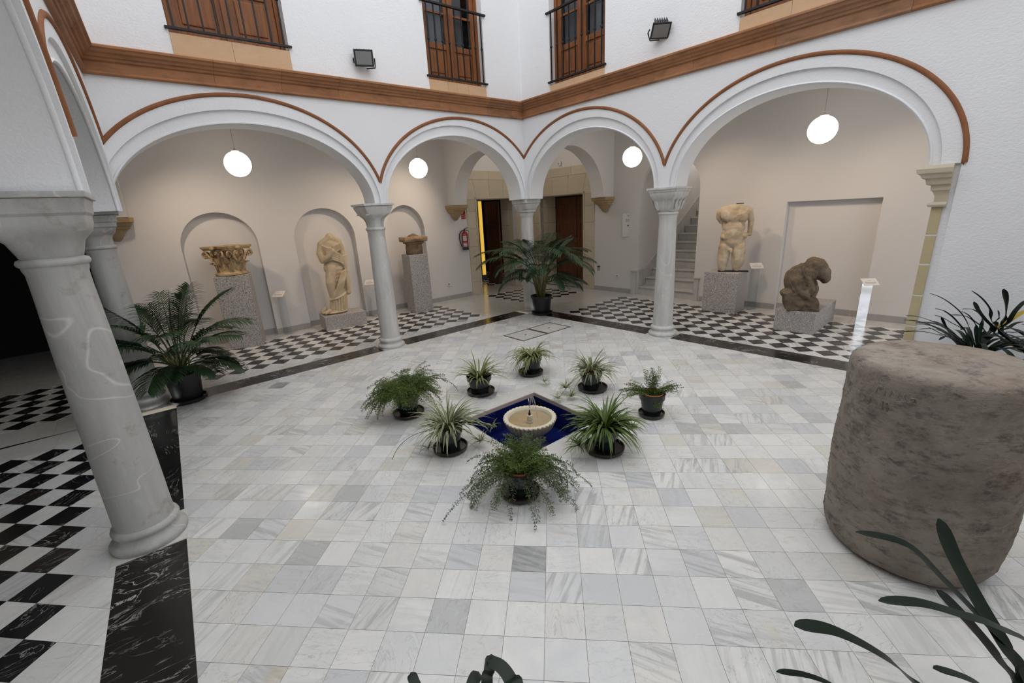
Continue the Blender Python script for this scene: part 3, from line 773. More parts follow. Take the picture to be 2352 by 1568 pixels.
# ------------------------------------------------------------------ columns
def sqring(hw, z, e, rz=0.0, n=32, c=(0, 0), hd=None):
    """superellipse ring: e=2 circle, large e square"""
    r = []
    hd = hd or hw
    for j in range(n):
        a = 2 * PI * (j + 0.5) / n; cx, sx = math.cos(a), math.sin(a)
        x = hw * math.copysign(abs(cx) ** (2 / e), cx); y = hd * math.copysign(abs(sx) ** (2 / e), sx)
        r.append((c[0] + x * math.cos(rz) - y * math.sin(rz), c[1] + x * math.sin(rz) + y * math.cos(rz), z))
    return r
def column(label, x, y, rz, style, group='marble columns of the arcades', cm='column_marble', r0=0.150, r1=0.122, plinth=0.20):
    t = thing('column', label, 'column', (x, y, 0), rz, group)
    if style != 'corner':
        mb = MB(); mb.prism([Vector(q) for q in ((-plinth, -plinth), (plinth, -plinth), (plinth, plinth), (-plinth, plinth))], -0.02, 0.006, True); mb.build('plinth', 'marble_white', t)
        prof = [(0.205, 0.006), (0.212, 0.02), (0.212, 0.04), (0.198, 0.056), (0.178, 0.068), (0.168, 0.085), (0.170, 0.10), (0.182, 0.112), (0.186, 0.128), (0.180, 0.146), (0.164, 0.156), (r0 + 0.004, 0.166)]
        mb = MB(); mb.lathe(prof, 40); mb.build('base', cm, t, 50)
        sh = [(r0 + 0.003, 0.166), (r0, 0.21)] + [(r0 + (r1 - r0) * (f ** 1.4), 0.21 + (1.80 - 0.21) * f) for f in (0.2, 0.4, 0.6, 0.8, 0.95)] + [(r1 + 0.002, 1.80), (r1 + 0.010, 1.826), (r1 + 0.010, 1.84)]
    else:
        sh = [(0.138, 0.0), (0.136, 0.3), (0.130, 1.0), (0.122, 1.85), (0.124, 1.90), (0.134, 1.915), (0.134, 1.93)]
    mb = MB(); mb.lathe(sh, 40); mb.build('shaft', cm, t, 40)
    if style == 'corner':
        R = [(0.128, 1.93, 2.4), (0.135, 1.97, 2.8), (0.150, 1.985, 4), (0.150, 2.02, 6), (0.165, 2.04, 8), (0.172, 2.08, 9), (0.186, 2.105, 12), (0.190, 2.135, 14), (0.208, 2.15, 18), (0.208, 2.221, 18)]
        mb = MB(); mb.rings([sqring(a, z, e) for a, z, e in R]); mb.build('capital', cm, t, 30)
        return t
    mb = MB(); mb.lathe([(r1 + 0.008, 1.838), (r1 + 0.022, 1.848), (r1 + 0.026, 1.862), (r1 + 0.020, 1.878), (r1 + 0.004, 1.886)], 40); mb.build('astragal', cm, t, 50)
    if style == 'block':
        R = [(0.128, 1.886, 2.2), (0.138, 1.92, 2.8), (0.150, 1.97, 4.5), (0.168, 1.995, 7), (0.190, 2.02, 9), (0.200, 2.06, 12), (0.202, 2.10, 14), (0.212, 2.115, 16), (0.216, 2.16, 18), (0.222, 2.178, 18), (0.222, 2.188, 20)]
    elif style == 'leafed':
        R = [(0.122, 1.886, 2.1), (0.118, 1.93, 2.2), (0.124, 1.98, 2.4), (0.142, 2.02, 3), (0.165, 2.045, 4.5), (0.178, 2.06, 8), (0.190, 2.085, 12), (0.200, 2.12, 16), (0.214, 2.15, 18), (0.222, 2.185, 20)]
    elif style == 'carved':
        R = [(0.128, 1.886, 2.2), (0.150, 1.92, 3.0), (0.160, 1.96, 4), (0.166, 2.00, 5), (0.172, 2.04, 7), (0.186, 2.06, 9), (0.192, 2.09, 11), (0.205, 2.11, 14), (0.210, 2.15, 16), (0.222, 2.165, 18), (0.226, 2.19, 20)]
    else:
        R = [(0.124, 1.886, 2.1), (0.126, 1.95, 2.2), (0.140, 1.985, 2.3), (0.162, 2.005, 2.6), (0.172, 2.03, 5), (0.178, 2.06, 10), (0.192, 2.07, 14), (0.194, 2.11, 16), (0.206, 2.12, 16), (0.208, 2.16, 18), (0.216, 2.185, 20)]
    mb = MB(); mb.rings([sqring(a, z, e) for a, z, e in R]); mb.build('capital', cm, t, 28)
    mb = MB(); mb.prism([Vector(q) for q in ((-0.236, -0.236), (0.236, -0.236), (0.236, 0.236), (-0.236, 0.236))], 2.19, 2.222, True); mb.build('abacus', cm, t, bevel=0.006)
    if style == 'leafed':
        for k in range(4):                                   # a plain upright leaf at each corner of the bell
            a = PI / 4 + k * PI / 2; mb = MB(); rg = []
            for z, d, w in ((1.90, 0.115, 0.045), (1.96, 0.122, 0.05), (2.01, 0.145, 0.055), (2.045, 0.19, 0.05), (2.075, 0.235, 0.035), (2.062, 0.262, 0.02)):
                c = Vector((math.cos(a) * d, math.sin(a) * d, z)); s = Vector((-math.sin(a), math.cos(a), 0)) * w; o = Vector((math.cos(a), math.sin(a), 0)) * 0.016
                rg.append([c - s, c + o, c + s, c - o])
            mb.rings(rg); mb.build('capital_leaf', cm, t, 60)
    if style == 'carved':
        for k in range(4):
            for sgn in (-1, 0, 1):
                a = k * PI / 2; mb = MB(); rg = []
                for z, d, w in ((1.91, 0.145, 0.02), (1.96, 0.165, 0.032), (2.02, 0.178, 0.034), (2.05, 0.20, 0.028), (2.06, 0.215, 0.012)):
                    c = Vector((math.cos(a) * d, math.sin(a) * d, z)); s = Vector((-math.sin(a), math.cos(a), 0)); o = Vector((math.cos(a), math.sin(a), 0)) * 0.010
                    c = c + s * sgn * (0.085 + (z - 1.9) * 0.15); rg.append([c - s * w, c + o, c + s * w, c - o])
                mb.rings(rg); mb.build('capital_leaf', cm, t, 60)
    return t
def cpos(fr, u, n): p = xy(fr, u, n); return p.x, p.y
x, y = cpos(FL, 2.88, 0.15); column('slender veined white marble column between the two arches of the back left wall', x, y, math.radians(46.75), 'leafed')
x, y = cpos(FR, 2.84, 0.15); column('white marble column with carved capital in front of the staircase', x, y, math.radians(-42.14), 'carved')
x, y = cpos(FW, 2.75, 0.19); column('thick grey marble column nearest the camera at the left edge', x, y, math.radians(-46.65), 'block', cm='column_worn', r0=0.160, r1=0.128)
p = WL + (FL.nn + FW.nn) * 0.235; column('grey column in the left corner behind the potted palm', p.x, p.y, math.radians(46.75), 'tuscan', cm='column_worn')
p = CB + (FL.nn + FR.nn) * 0.0; column('plain white corner column behind the tall potted palm', 0.979, 7.13, math.radians(46.75), 'corner', plinth=0.19)

# ------------------------------------------------------------------ stone pilaster at the right end of the right arcade
t = thing('stone_pilaster', 'yellow stone block pilaster at the right end of the right arch', 'pilaster', (0, 0, 0))
zc = [0.0, 0.30, 0.62, 0.95, 1.27, 1.56, 1.83]
for i in range(6):
    mb = MB(); mb.fbox(FR, 5.696, 5.776, 0.008, 0.345, zc[i] + (0.0 if i == 0 else 0.007), zc[i + 1] - 0.007); mb.build('stone_block', 'jamb_stone', t, bevel=0.004)
mb = MB(); mb.fbox(FR, 5.70, 5.775, 0.013, 0.34, 0.0, 1.83); mb.build('mortar', 'plaster', t)
def impost(mb, fr, prof, u_in, u_w, n0, n1):
    """moulded block standing out from u_in toward -u, and wrapping its two faces"""
    mb.rings([[fr.P(u_in - o, n0 - o * 0.8, z), fr.P(u_w, n0 - o * 0.8, z), fr.P(u_w, n1 + o * 0.5, z), fr.P(u_in - o, n1 + o * 0.5, z)] for o, z in prof])
mb = MB(); impost(mb, FR, [(0.0, 1.825), (0.045, 1.832), (0.055, 1.85), (0.045, 1.868), (0.005, 1.875), (0.012, 1.93), (0.035, 1.975), (0.05, 1.985), (0.052, 2.03), (0.085, 2.04), (0.10, 2.09), (0.125, 2.10), (0.14, 2.13), (0.165, 2.145), (0.175, 2.185), (0.16, 2.215)], 5.715, 5.80, 0.012, 0.37)
mb.build('capital', 'portal_stone', t, 30)

# ------------------------------------------------------------------ corbels under the cross arches
def corbel(label, fr, u0, u1, off):
    t = thing('corbel', label, 'corbel', fr.P((u0 + u1) / 2, off, 0).to_tuple(), 0, 'moulded stone corbels under the cross arches')
    t.location = (0, 0, 0)
    c = (u0 + u1) / 2; w = (u1 - u0) / 2; rg = []
    for z, d, k in ((1.88, 0.03, 0.10), (1.90, 0.07, 0.22), (1.95, 0.11, 0.34), (2.01, 0.14, 0.50), (2.05, 0.15, 0.62), (2.055, 0.18, 0.72), (2.09, 0.20, 0.76), (2.10, 0.23, 0.84), (2.14, 0.25, 0.88), (2.15, 0.29, 0.98), (2.215, 0.31, 1.0)):
        rg.append([fr.P(c - w * k, off + 0.01, z), fr.P(c - w * k, off - d * 0.85, z), fr.P(c - w * k * 0.8, off - d, z), fr.P(c + w * k * 0.8, off - d, z), fr.P(c + w * k, off - d * 0.85, z), fr.P(c + w * k, off + 0.01, z)])
    mb = MB(); mb.rings(rg); mb.build('corbel_block', 'corbel_stone', t, 40); return t
corbel('stone corbel above the red fire extinguisher sign', FL, 5.82, 6.30, OL)
corbel('stone corbel to the right of the brown wooden door', FR, -0.42, 0.06, OR)
corbel('stone corbel on the wall behind the left corner column', FL, -0.33, 0.17, OL)

# ------------------------------------------------------------------ stone portals with doors
def portal(name, fr, off, x0, x1, o0, o1, near_hi):
    root = struct_root(name); f0 = off - 0.022; dp = off + 0.62
    zs = [0.0, 0.34, 0.80, 1.22, 1.66, 2.06, DWZ]
    for i in range(6):
        a, b = zs[i] + 0.003, zs[i + 1] - 0.003
        for lo, hi in ((x0, o0), (o1, x1)):
            mb = MB(); mb.fbox(fr, lo + 0.002, hi, f0, off + 0.30, a, b); mb.build('jamb_stone', 'portal_stone', root, bevel=0.003)
        for lo, hi in ((o0 - 0.1, o0 + 0.001), (o1 - 0.001, o1 + 0.1)):
            mb = MB(); mb.fbox(fr, lo, hi, off + 0.303, dp, a, b); mb.build('reveal_stone', 'portal_stone', root, bevel=0.003)
    mb = MB()
    for lo, hi in ((o0 - 0.16, o0 - 0.098), (o1 + 0.098, o1 + 0.16)): mb.fbox(fr, lo, hi, off + 0.13, dp + 0.05, 0, DWZ + 0.2)
    mb.fbox(fr, o0 - 0.15, o1 + 0.15, off + 0.13, dp + 0.05, DWZ + 0.098, DWZ + 0.16); mb.build('mortar', 'grout', root)
    # lintel of wedge shaped stones
    ns = 5; span = (o1 - o0) + 0.5; s0 = (o0 + o1) / 2 - span / 2
    eL = max(x0, -1e9); cuts_b = [x0, o0 + 0.0] + [o0 + (o1 - o0) * k / 3 for k in (1, 2)] + [o1, x1]
    mid = (o0 + o1) / 2
    cuts_t = [x0] + [mid + (c - mid) * 1.14 for c in cuts_b[1:-1]] + [x1]
    for i in range(len(cuts_b) - 1):
        vs = []
        for n in (f0, off + 0.30):
            vs += [fr.P(cuts_b[i] + 0.002, n, DWZ + 0.002), fr.P(cuts_b[i + 1] - 0.002, n, DWZ + 0.002), fr.P(cuts_t[i + 1] - 0.002, n, 2.80), fr.P(cuts_t[i] + 0.002, n, 2.80)]
        mb = MB(); mb.add(vs, [(0, 1, 2, 3), (7, 6, 5, 4), (0, 4, 5, 1), (1, 5, 6, 2), (2, 6, 7, 3), (3, 7, 4, 0)]); mb.build('lintel_stone', 'portal_stone', root, bevel=0.003)
    w = (x1 - x0) / 3
    for k in range(3):
        mb = MB(); mb.fbox(fr, x0 + w * k + 0.002, x0 + w * (k + 1) - 0.002, f0, off + 0.1, 2.805, 3.01); mb.build('course_stone', 'portal_stone', root, bevel=0.003)
    mb = MB(); mb.fbox(fr, o0, o1, off + 0.303, dp, DWZ, DWZ + 0.1); mb.build('reveal_soffit', 'portal_stone', root)
    # raised architrave round the opening
    for a, b, c, d in ((o0 - 0.055, o0 - 0.012, 0, DWZ + 0.05), (o1 + 0.012, o1 + 0.055, 0, DWZ + 0.05), (o0 - 0.055, o1 + 0.055, DWZ + 0.012, DWZ + 0.055)):
        mb = MB(); mb.fbox(fr, a, b, f0 - 0.016, f0 + 0.01, c, d); mb.build('architrave', 'portal_stone', root, bevel=0.004)
    return root
d1 = portal('door_1', FL, OL, 6.42, uLc - 0.01, PL0, PL1, True)
d2 = portal('door_2', FR, OR, uRc + 0.02, -0.51, PR0, PR1, False)
def leaf_at(parent, P0, du, h, w, mat, th=0.045):
    """panelled door leaf starting at P0 and running along du"""
    du = Vector((du.x, du.y)).normalized(); nv = Vector((-du.y, du.x)); rz = math.atan2(du.y, du.x)
    M = Matrix.Translation((P0.x, P0.y, 0)) @ Matrix.Rotation(rz, 4, 'Z')
    lf = MB(); lf.box((w / 2, 0, h / 2 + 0.01), (w, th * 0.5, h), M=M); o = lf.build('door_leaf', mat, parent)
    st = 0.10
    for c, d in (((st / 2, 0, h / 2), (st, th, h)), ((w - st / 2, 0, h / 2), (st, th, h)), ((w / 2, 0, 0.10), (w - 2 * st, th, 0.18)), ((w / 2, 0, h - 0.07), (w - 2 * st, th, 0.12)), ((w / 2, 0, h * 0.42), (w - 2 * st, th, 0.12)), ((w / 2, 0, h * 0.72), (w - 2 * st, th, 0.10))):
        q = MB(); q.box((c[0], c[1], c[2] + 0.01), d, M=M); q.build('rail', mat, o, bevel=0.006)
    for z0, z1 in ((0.21, h * 0.42 - 0.08), (h * 0.42 + 0.08, h * 0.72 - 0.07), (h * 0.72 + 0.07, h - 0.15)):
        q = MB(); q.box((w / 2, 0, (z0 + z1) / 2 + 0.01), (w - 2 * st - 0.06, th * 0.85, z1 - z0 - 0.04), M=M); q.build('raised_panel', mat, o, bevel=0.012)
    return o
leaf_at(d2, xy(FR, PR0 + 0.01, OR + 0.66), FR.t, 2.30, 0.725, 'wood_dark')
leaf_at(d2, xy(FR, PR0 + 0.745, OR + 0.67), FR.t, 2.30, 0.715, 'wood_dark')
leaf_at(d1, xy(FL, PL1 - 0.06, OL + 0.64), FL.nn, 2.30, 0.62, 'wood_dark')
mb = MB(); mb.fbox(FR, PR0, PR1, OR + 0.50, OR + 0.64, 0.0, 0.05); mb.build('door_sill', 'marble_skirting', d2)
# dark doorway in the left corner bay, with its moulded stone jamb
d3 = struct_root('door_3')
zq = [0, 0.5, 1.05, 1.6, 2.15, 2.42]
for i in range(5):
    for a, b in ((-0.47, -0.30), (-2.42, -2.25)):
        mb = MB(); mb.fbox(FL, a, b, OL - 0.03, OL + 0.16, zq[i] + 0.002, zq[i + 1] - 0.002); mb.build('jamb_stone', 'corbel_stone', d3, bevel=0.004)
        mb = MB(); mb.fbox(FL, a + 0.05, b - 0.04, OL - 0.065, OL - 0.02, zq[i], zq[i + 1]); mb.build('architrave', 'corbel_stone', d3, bevel=0.008)
mb = MB(); mb.fbox(FL, -2.42, -0.30, OL - 0.03, OL + 0.16, 2.42, 2.60); mb.build('lintel_stone', 'corbel_stone', d3, bevel=0.004)
# lit gap seen through the left doorway: an added glowing strip, no lamp
L_ = thing('lit_gap_glow', 'tall yellow lit strip seen through the dark left doorway', 'lamp', (0, 0, 0))
mb = MB(); mb.fbox(FL, 8.20, 8.315, 4.50, 4.53, 0.16, 2.36); mb.build('glow_strip', 'yellow_glow', L_)
mb = MB(); mb.fbox(FL, 8.17, 8.345, 4.53, 4.58, 0.0, 2.40); mb.build('housing', 'dark_plastic', L_)  # no lamp housing, only a dark backing added behind the strip

# ------------------------------------------------------------------ upper windows
def window(name, fr, a, b, wz, panel_h, seed, n_bars=9):
    root = struct_root(name); z0, z1 = wz, WZ1; nf = 0.12; rng = random.Random(seed)
    w = b - a
    for c in ((a, a + 0.055, z0, z1), (b - 0.055, b, z0, z1), (a, b, z1 - 0.06, z1), (a, b, z0, z0 + 0.025)):
        mb = MB(); mb.fbox(fr, c[0], c[1], nf, nf + 0.09, c[2], c[3]); mb.build('frame', 'wood', root, bevel=0.004)
    mid = (a + b) / 2
    for k, (l0, l1) in enumerate(((a + 0.057, mid - 0.012), (mid + 0.012, b - 0.057))):
        zb = z0 + 0.03; zt = z1 - 0.065; st = 0.072; zp = zb + panel_h
        lf = MB(); lf.fbox(fr, l0, l0 + st, nf + 0.02, nf + 0.065, zb, zt); o = lf.build('casement', 'wood', root, bevel=0.005)
        for c in ((l1 - st, l1, zb, zt), (l0 + st, l1 - st, zb, zb + 0.085), (l0 + st, l1 - st, zp - 0.04, zp + 0.04), (l0 + st, l1 - st, zt - 0.07, zt)):
            mb = MB(); mb.fbox(fr, c[0], c[1], nf + 0.02, nf + 0.065, c[2], c[3]); mb.build('rail', 'wood', o, bevel=0.005)
        mb = MB(); mb.fbox(fr, l0 + st, l1 - st, nf + 0.04, nf + 0.055, zb + 0.08, zp - 0.03); mb.build('panel_board', 'wood', o)
        mb = MB(); mb.fbox(fr, l0 + st + 0.035, l1 - st - 0.035, nf + 0.026, nf + 0.05, zb + 0.125, zp - 0.08); mb.build('raised_panel', 'wood', o, bevel=0.012)
        zz = zp + 0.04
        while zz < zt - 0.08:
            ze = min(zz + 0.40, zt - 0.07)
            mb = MB(); mb.fbox(fr, l0 + st, l1 - st, nf + 0.040, nf + 0.046, zz, ze); mb.build('glass_pane', 'window_glass', o)
            if ze < zt - 0.08:
                mb = MB(); mb.fbox(fr, l0 + st, l1 - st, nf + 0.025, nf + 0.06, ze, ze + 0.03); mb.build('glazing_bar', 'wood', o, bevel=0.004)
            zz = ze + 0.03
        mb = MB(); ns = 16; rg = []          # pleated curtain behind the glass, drawn part of the way
        c0, c1 = (l0 + st, l1 - st - (0.10 if k else 0.0))
        for i in range(ns * 2 + 1):
            u = c0 + (c1 - c0) * i / (ns * 2); n = nf + 0.12 + (0.015 if i % 2 else 0.0)
            rg.append([fr.P(u, n, zp - 0.1), fr.P(u, n, zt)])
        mb.rings(rg, False, False, False); mb.build('curtain', 'curtain', o)
    mb = MB(); mb.fbox(fr, mid - 0.03, mid + 0.03, nf + 0.004, nf + 0.03, z0 + 0.03, z1 - 0.06); mb.build('meeting_stile', 'wood', root, bevel=0.006)
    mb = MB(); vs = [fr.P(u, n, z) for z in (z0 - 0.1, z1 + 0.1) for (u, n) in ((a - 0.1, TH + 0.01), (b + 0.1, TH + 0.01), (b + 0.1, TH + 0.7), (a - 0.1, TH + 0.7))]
    mb.add(vs, [(0, 1, 2, 3), (4, 5, 6, 7), (1, 2, 6, 5), (2, 3, 7, 6), (3, 0, 4, 7)]); mb.build('dim_room_stand_in', 'unlit_black', root, recalc=False)  # black lining stands for the dim room behind the glass
    # sill of stone slabs between cornice and frame
    cut = sorted([a, b] + [a + w * f for f in rng.choice([(0.30, 0.46, 0.66), (0.48,), (0.12, 0.38, 0.66), (0.25, 0.6)])])
    for c, d in zip(cut, cut[1:]):
        mb = MB(); mb.fbox(fr, c + 0.001, d - 0.001, -0.012, 0.36, 3.80, wz); mb.build('sill_slab', 'sill_stone', root, bevel=0.002)
    # iron guard rail
    nr = -0.015; zb, zt = wz + 0.045, wz + 1.03
    rl = MB(); rl.fbox(fr, a - 0.03, b + 0.03, nr - 0.018, nr + 0.018, zb - 0.012, zb + 0.012); r = rl.build('guard_rail', 'iron', root)
    mb = MB(); mb.fbox(fr, a - 0.05, b + 0.05, nr - 0.022, nr + 0.022, zt - 0.012, zt + 0.012); mb.build('handrail', 'iron', r)
    for i in range(n_bars):
        u = a + 0.05 + (w - 0.10) * i / (n_bars - 1)
        mb = MB(); mb.fbox(fr, u - 0.0075, u + 0.0075, nr - 0.0075, nr + 0.0075, zb, zt); zk = zb + 0.50
        c = fr.P(u, nr, 0); zk = fr.P(u, nr, zk).z
        mb.lathe([(0.006, -0.02), (0.018, -0.012), (0.020, 0.0), (0.018, 0.012), (0.006, 0.02)], 8, (c.x, c.y, zk)); mb.build('bar', 'iron', r)
    return root
window('window_1', FL, *WIN_L[0], 0.56, 1)
window('window_2', FL, *WIN_L[1], 0.50, 2)
window('window_3', FR, *WIN_R[0], 0.50, 3)
window('window_4', FR, *WIN_R[1], 0.50, 4)

# ------------------------------------------------------------------ staircase
st = thing('staircase', 'white marble staircase rising through an arched opening at the back right', 'staircase', (0, 0, 0))
RIS, TRD = 0.180, 0.305
for k in range(15):
    n0 = 2.86 + k * TRD; a, b = ST0 + 0.02, (ST1 + 0.25 if k else ST1 - 0.004)
    mb = MB(); mb.fbox(FR, a, b, n0 + 0.02, n0 + TRD + 0.05, k * RIS, (k + 1) * RIS - 0.03); o = mb.build('step', 'marble_stair', st)
    mb = MB(); mb.fbox(FR, a - 0.0, b, n0 - 0.012, n0 + TRD + 0.03, (k + 1) * RIS - 0.03, (k + 1) * RIS); mb.build('tread', 'marble_stair', o, bevel=0.008)
def well(u0, u1, na, nb, z0, z1, name, mat='plaster_smooth'):
    mb = MB(); mb.fbox(FR, u0, u1, na, nb, z0, z1); o = mb.build(name, mat); o['kind'] = 'structure'
well(ST0 - 0.22, ST0 - 0.02, OR + 0.121, 8.2, 0, 5.2, 'wall_stairwell_left'); well(ST1 + 0.26, ST1 + 0.4, OR + 0.121, 8.2, 0, 5.2, 'wall_stairwell_right'); well(ST0 - 0.2, ST1 + 0.4, 7.6, 7.8, 0, 5.2, 'wall_stairwell_back')
mb = MB(); z3 = 3.0; vs = [FR.P(u, n, z) for (n, z) in ((OR + 0.121, 3.05), (OR + 0.9, 3.05), (8.0, 5.2), (8.0, 5.4), (OR + 0.121, 3.3)) for u in (ST0 - 0.2, ST1 + 0.4)]
mb.add(vs, [(0, 1, 3, 2), (2, 3, 5, 4), (4, 5, 7, 6), (6, 7, 9, 8), (8, 9, 1, 0)]); o = mb.build('ceiling', 'plaster_smooth'); o['kind'] = 'structure'
# sloping marble dado on the left of the flight and the two end posts
mb = MB(); vs = []
for u in (ST0 - 0.021, ST0 + 0.012):
    vs += [FR.P(u, n, z) for n, z in ((OR + 0.05, 0), (OR + 0.05, 0.56), (OR + 0.30, 0.56), (OR + 3.6, 0.56 + 3.3 * RIS / TRD + 0.1), (OR + 3.6, 0))]
mb.add(vs, [(0, 1, 2, 3, 4), (9, 8, 7, 6, 5)] + [(i, (i + 1) % 5, 5 + (i + 1) % 5, 5 + i) for i in range(5)]); mb.build('dado', 'marble_stair', st)
for a, b, h in ((0.575, 0.70, 0.53), (2.085, 2.17, 0.47)):
    mb = MB(); mb.fbox(FR, a, b, OR - 0.05, OR + 0.02, 0, h); o = mb.build('end_post', 'marble_stair', st, bevel=0.004)
    mb = MB(); mb.fbox(FR, a - 0.02, b + 0.02, OR - 0.07, OR + 0.03, h, h + 0.03); mb.build('post_cap', 'marble_stair', o, bevel=0.006)

# ------------------------------------------------------------------ lamps
def globe(label, fr, u, n, z):
    p = fr.P(u, n, 0); t = thing('pendant_lamp', label, 'lamp', (p.x, p.y, z), 0, 'white glass globe lamps hanging in the galleries')
    r = 0.175
    mb = MB(); mb.lathe([(0.045, r * 0.965)] + [(r * math.sin(a), r * math.cos(a)) for a in [0.27 + (PI - 0.27) * i / 18 for i in range(18)]] + [(0.004, -r)], 32); mb.build('globe', 'globe_glow', t, 80)
    mb = MB(); mb.lathe([(0.052, r * 0.955), (0.052, r * 0.955 + 0.012), (0.02, r * 0.955 + 0.03), (0.008, r * 0.955 + 0.06)], 20); mb.build('cap', 'white_plastic', t, 50)
    mb = MB(); mb.tube([(0, 0, r), (0, 0, 3.80 - z)], 0.0035, 6); mb.build('cord', 'grey_plastic', t)
    mb = MB(); mb.lathe([(0.05, 3.78 - z), (0.05, 3.80 - z)], 16); mb.build('ceiling_rose', 'white_plastic', t)
globe('white globe lamp hanging in the big left arch above the carved capital', FL, 1.50, 1.5, 2.885)
globe('white globe lamp in the narrow arch left of the corner column', FL, 4.52, 1.5, 2.89)
globe('white globe lamp half hidden by the arch right of the corner column', FR, 1.35, 1.5, 2.86)
globe('white globe lamp hanging in the big right arch above the crouching stone figure', FR, 4.32, 1.5, 2.855)

def floodlight(label, fr, u, z, yaw, pitch, rear_view):
    p = fr.P(u, 0, z); t = thing('floodlight', label, 'floodlight', p.to_tuple(), math.radians(fr.ang))
    R = Matrix.Translation((0, -0.13, 0)) @ Matrix.Rotation(yaw, 4, 'Z') @ Matrix.Rotation(pitch, 4, 'X')
    mb = MB(); a, b = 0.085, 0.12
    mb.rings([[R @ Vector((sx * (w), y, sz * h)) for sx, sz in ((-1, -1), (1, -1), (1, 1), (-1, 1))] for y, w, h in ((0.06, 0.07, 0.05), (0.0, 0.105, 0.08), (-0.035, 0.115, 0.09), (-0.05, 0.122, 0.097), (-0.058, 0.122, 0.097))])
    mb.build('housing', 'floodlight_black', t, bevel=0.004)
    mb = MB(); mb.box((0, -0.058, 0), (0.20, 0.006, 0.15), M=R); mb.build('glass', 'lamp_glass', t)
    for i in range(6):
        mb = MB(); mb.box((-0.075 + 0.03 * i, 0.02, 0.085), (0.008, 0.08, 0.035), M=R); mb.build('cooling_fin', 'floodlight_black', t)
    mb = MB(); mb.tube([R @ Vector((-0.135, -0.01, 0)), R @ Vector((-0.135, 0.03, -0.06)), Vector((-0.10, -0.015, -0.09)), Vector((0.10, -0.015, -0.09)), R @ Vector((0.135, 0.03, -0.06)), R @ Vector((0.135, -0.01, 0))], 0.009, 6); mb.build('bracket', 'floodlight_black', t)
    mb = MB(); mb.tube([(-0.08, -0.05, -0.08), (-0.085, -0.02, -0.16), (-0.05, -0.006, -0.24), (0.03, -0.006, -0.33)] if not rear_view else [(0.03, -0.05, -0.06), (0.02, -0.006, -0.13), (0.02, -0.006, -0.24), (0.03, -0.006, -0.33)], 0.006, 6); mb.build('cable', 'cable_white', t)
    return t
floodlight('black floodlight on the white wall left of the corner, cable hanging below', FL, 3.03, 4.13, 0.35, 0.25, False)
floodlight('black floodlight on the white wall right of the corner, tilted down', FR, 2.64, 4.19, 0.1, 0.75, True)

# ------------------------------------------------------------------ granite pedestals
def pedestal(label, x, y, rz, sx, sy, h):
    t = thing('pedestal', label, 'pedestal', (x, y, 0), rz)
    mb = MB(); mb.box((0, 0, h / 2), (sx, sy, h)); mb.build('block', 'granite', t, bevel=0.008); return t
def ang(x, y): return math.atan2(y - CAM.y, x - CAM.x) - PI / 2
PED1 = (-3.90, 5.03); PED2 = (-2.72, 6.24); PED3 = (-1.49, 7.40); PED4 = (4.68, 6.57); PED5 = (5.53, 5.40)
pedestal('tall speckled granite pedestal under the carved Corinthian capital', *PED1, math.radians(30), 0.50, 0.44, 1.235)
pedestal('low granite plinth under the headless draped statue', *PED2, math.radians(40), 0.78, 0.50, 0.272)
pedestal('tall granite pedestal under the broken brown capital', *PED3, math.radians(40), 0.42, 0.44, 1.245)
pedestal('square granite pedestal under the male torso', *PED4, math.radians(-40), 0.60, 0.48, 0.742)
pedestal('long low granite plinth under the crouching stone figure', *PED5, math.radians(-42.1), 0.54, 1.20, 0.333)

